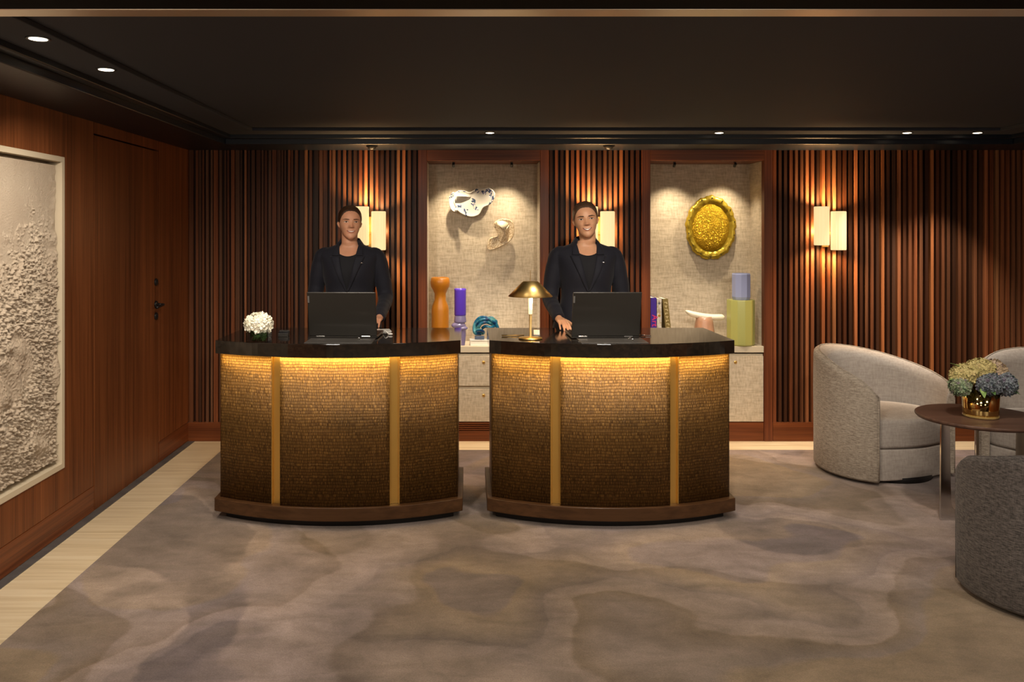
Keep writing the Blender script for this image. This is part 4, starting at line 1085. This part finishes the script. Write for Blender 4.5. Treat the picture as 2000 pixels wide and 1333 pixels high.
    for j, r in enumerate(R0):
        row = []
        for i, q in enumerate(r):
            a = 2*pi*i/len(r); fa = min(a, 2*pi-a)  # 0 front, pi back
            hl = tab([(0, .186), (.35, .183), (.7, .168), (1.0, .143), (1.25, .118), (1.5, .108), (1.75, .105), (2.1, .07), (2.6, .045), (3.15, .035)], fa)[0]
            e = (q[2]-hl)/.022; kk = max(0, min(1, e+.35)); off = -.0025+.0078*kk*kk*(3-2*kk)+.0008*sin(a*70)*kk
            c = Vector((0, .01, .12)); d = (Vector(q)-c).normalized(); row.append(b.bm.verts.new(HM@(Vector(q)+d*off))); keep[row[-1]] = e > -.5
        vr.append(row)
    for j in range(nz):
        for i in range(len(vr[j])):
            k = (i+1) % len(vr[j]); q = [vr[j][i], vr[j][k], vr[j+1][k], vr[j+1][i]]
            if all(keep[v_] for v_ in q): b.face(q)
    top = vr[-1]; b.face(top)
    for v_ in list(b.bm.verts):
        if not v_.link_faces: b.bm.verts.remove(v_)
    hr = b.build('hair', hairm, p, smooth=True)
    b = MB(); b.sphere(HM@Vector((0, .118, .125)), .034, 20, 12, (1.1, .8, 1)); b.build('hair_bun', hairm, hr, smooth=True)
    # trousers and shoes
    b = MB(); b.grid([[Z(q) for q in ring(TOR, lerp(.84, 1.02, i/8), 36, .012)] for i in range(9)], True, True, True)
    for s_ in (-1, 1):
        b.capsule(Z((s_*.085, 0, .90)), Z((s_*.088, -.01, .50)), .098, .075); b.tube([Z((s_*.088, -.01, .52)), Z((s_*.088, .015, .09))], [.074, .058], 20)
    b.build('trousers', NAVYC, p, smooth=True, remesh=.008)
    for s_ in (-1, 1):
        b = MB(); b.capsule((s_*.088, .03, .045), (s_*.092, -.14, .035), .044, .034); b.box((s_*.09-.035, -.15, 0), (s_*.09+.035, .07, .02)); b.build('shoe', BLACK, p, smooth=True, remesh=.005)
    # jacket
    b = MB(); zs = [lerp(.845, 1.444, i/60) for i in range(61)]; NO, NI = 72, 12
    def vw(z): return max(.0008, .066*((z-zb)/(1.43-zb))**.85) if z > zb else .0008+.10*max(0, (.98-z)/.13)**1.5*.3
    rows = []
    for z in zs:
        w_, d_, yc = tab(JAC, z); v0 = min(vw(z), w_*.8); row = []
        q = v0/w_; th0 = math.asin(min(1, q**(2.3/2)))
        for i in range(NO+1):
            a = lerp(th0, 2*pi-th0, i/NO); sx, c = sin(a), -cos(a); x = w_*math.copysign(abs(sx)**(2/2.3), sx); y = yc+d_*math.copysign(abs(c)**(2/2.3), c)
            if c < 0: y -= bust(x, z)
            fold = .0016*noise.noise(Vector((x*9, y*9, z*16)))*3; row.append(Z((x*(1+fold), y*(1+fold), z)))
        for i in range(NI+1):
            x = lerp(-v0, v0, i/NI); row.append(Z((x, front(JAC, x, z)+.034+(.0 if i in (0, NI) else 0), z)))
        rows.append(row)
    b.grid(rows, True, True, True)
    for s_, el, wr, fw, cu in arms:
        el = Vector(el); wr = Vector(wr); sh = Z((s_*.170, .004, 1.344)); d = (el-wr).normalized()
        cuff = wr+d*.012
        P = spline([sh+Vector((-s_*.05, 0, .012)), sh, sh.lerp(el, .35)+Vector((s_*.008, 0, 0)), el.lerp(sh, .12), el.lerp(cuff, .15), cuff.lerp(el, .35), cuff], 7)
        L_ = len(P)-1
        rr = [tab([(0, .040), (.12, .055), (.25, .0555), (.5, .050), (.65, .0475), (.85, .040), (1, .036)], i/L_)[0]*(1+.05*noise.noise(P[i]*28)) for i in range(L_+1)]
        b.tube(P, rr, 24)
    jk = b.build('jacket', NAVYC, p, smooth=True, remesh=.0048)
    # lapels
    for s_ in (-1, 1):
        b = MB()
        def strip(za, zb_, wf, off):
            rows = []
            for i in range(25):
                z = lerp(za, zb_, i/24); w0 = vw(z)-.001; wd = wf((z-za)/(zb_-za)); row = []
                for k in range(7):
                    x = w0+wd*k/6; row.append(Z((s_*x, front(JAC, min(x, .165), z)-off-.003*sin(pi*k/6), z)))
                rows.append(row)
            b.grid(rows)
        strip(zb+.002, 1.352, lambda t: .004+.056*t**.9, .004)
        strip(1.357, 1.440, lambda t: .046-.036*t**1.3, .005)
        b.build('lapel', NAVYC, jk, smooth=True, solid=.004)
    b = MB(); rows = []
    for i in range(25):
        a = lerp(.95, 2*pi-.95, i/24); row = []
        for k in range(6):
            t = k/5; rx_ = lerp(.062, .088, t); ry = lerp(.062, .082, t); row.append(Z((rx_*sin(a), .014-ry*cos(a)*1.0, 1.458-.036*t-.012*cos(a))))
        rows.append(row)
    b.grid(rows); b.build('collar', NAVYC, jk, smooth=True, solid=.004)
    b = MB(); b.lathe([(.008, 0), (.0085, .003), (.004, .004)], 16, M=Matrix.Translation(Z((0.006, front(JAC, 0, zb-.02)-.003, zb-.02)))@Matrix.Rotation(pi/2, 4, 'X')); b.build('button', BLACK, jk)
    xp = .092; q = Z((xp, front(JAC, xp, 1.31)-.009, 1.31))
    b = MB(); b.sphere(q, .006, 12, 8, (1.5, .4, .8)); b.build('lapel_pin', CHROME, jk, smooth=True)['label'] = 'small silver lapel pin'
    # knit top
    b = MB(); rows = []
    for i in range(31):
        row = []
        for k in range(21):
            x = lerp(-.088, .088, k/20); ztop = 1.350+5.5*x*x; z = lerp(zb-.06, ztop, i/30); row.append(Z((x, front(TOR, x, min(z, 1.40))-.008, z)))
        rows.append(row)
    b.grid(rows); b.build('knit_top', BLACKK, p, smooth=True, solid=.003)
    return p
DL = DT-FZ
# left receptionist: floor origin; chin z = 1.679-.224
person((-.765, 5.28, FZ), 'smiling receptionist in a black suit behind the left desk, looking to the right', 1.452, SKIN, HAIR1,
       [(-1, (-.232, .03, 1.075), (-.150, -.34, DL+.044), (.12, -1, -.08), .30), (1, (.232, .03, 1.075), (.225, -.33, DL+.044), (-.12, -1, -.08), .30)],
       (R_(-2), R_(1), R_(14)), (-.004, 0, .003), 1.125, .0042, .80, (1.03, 1, .955))
person((.728, 5.08, FZ), 'smiling receptionist in a navy suit behind the right desk, hand by the laptop', 1.463, SKIN2, HAIR2,
       [(-1, (-.225, .02, 1.09), (-.195, -.27, DL+.052), (.15, -1, -.10), .34), (1, (.235, .03, 1.09), (.13, -.33, DL+.060), (-.15, -1, -.05), .26)],
       (R_(-1), R_(-6), R_(-5)), (.010, 0, .007), 1.13, .0060, 1.35, (1.06, 1.02, .975))
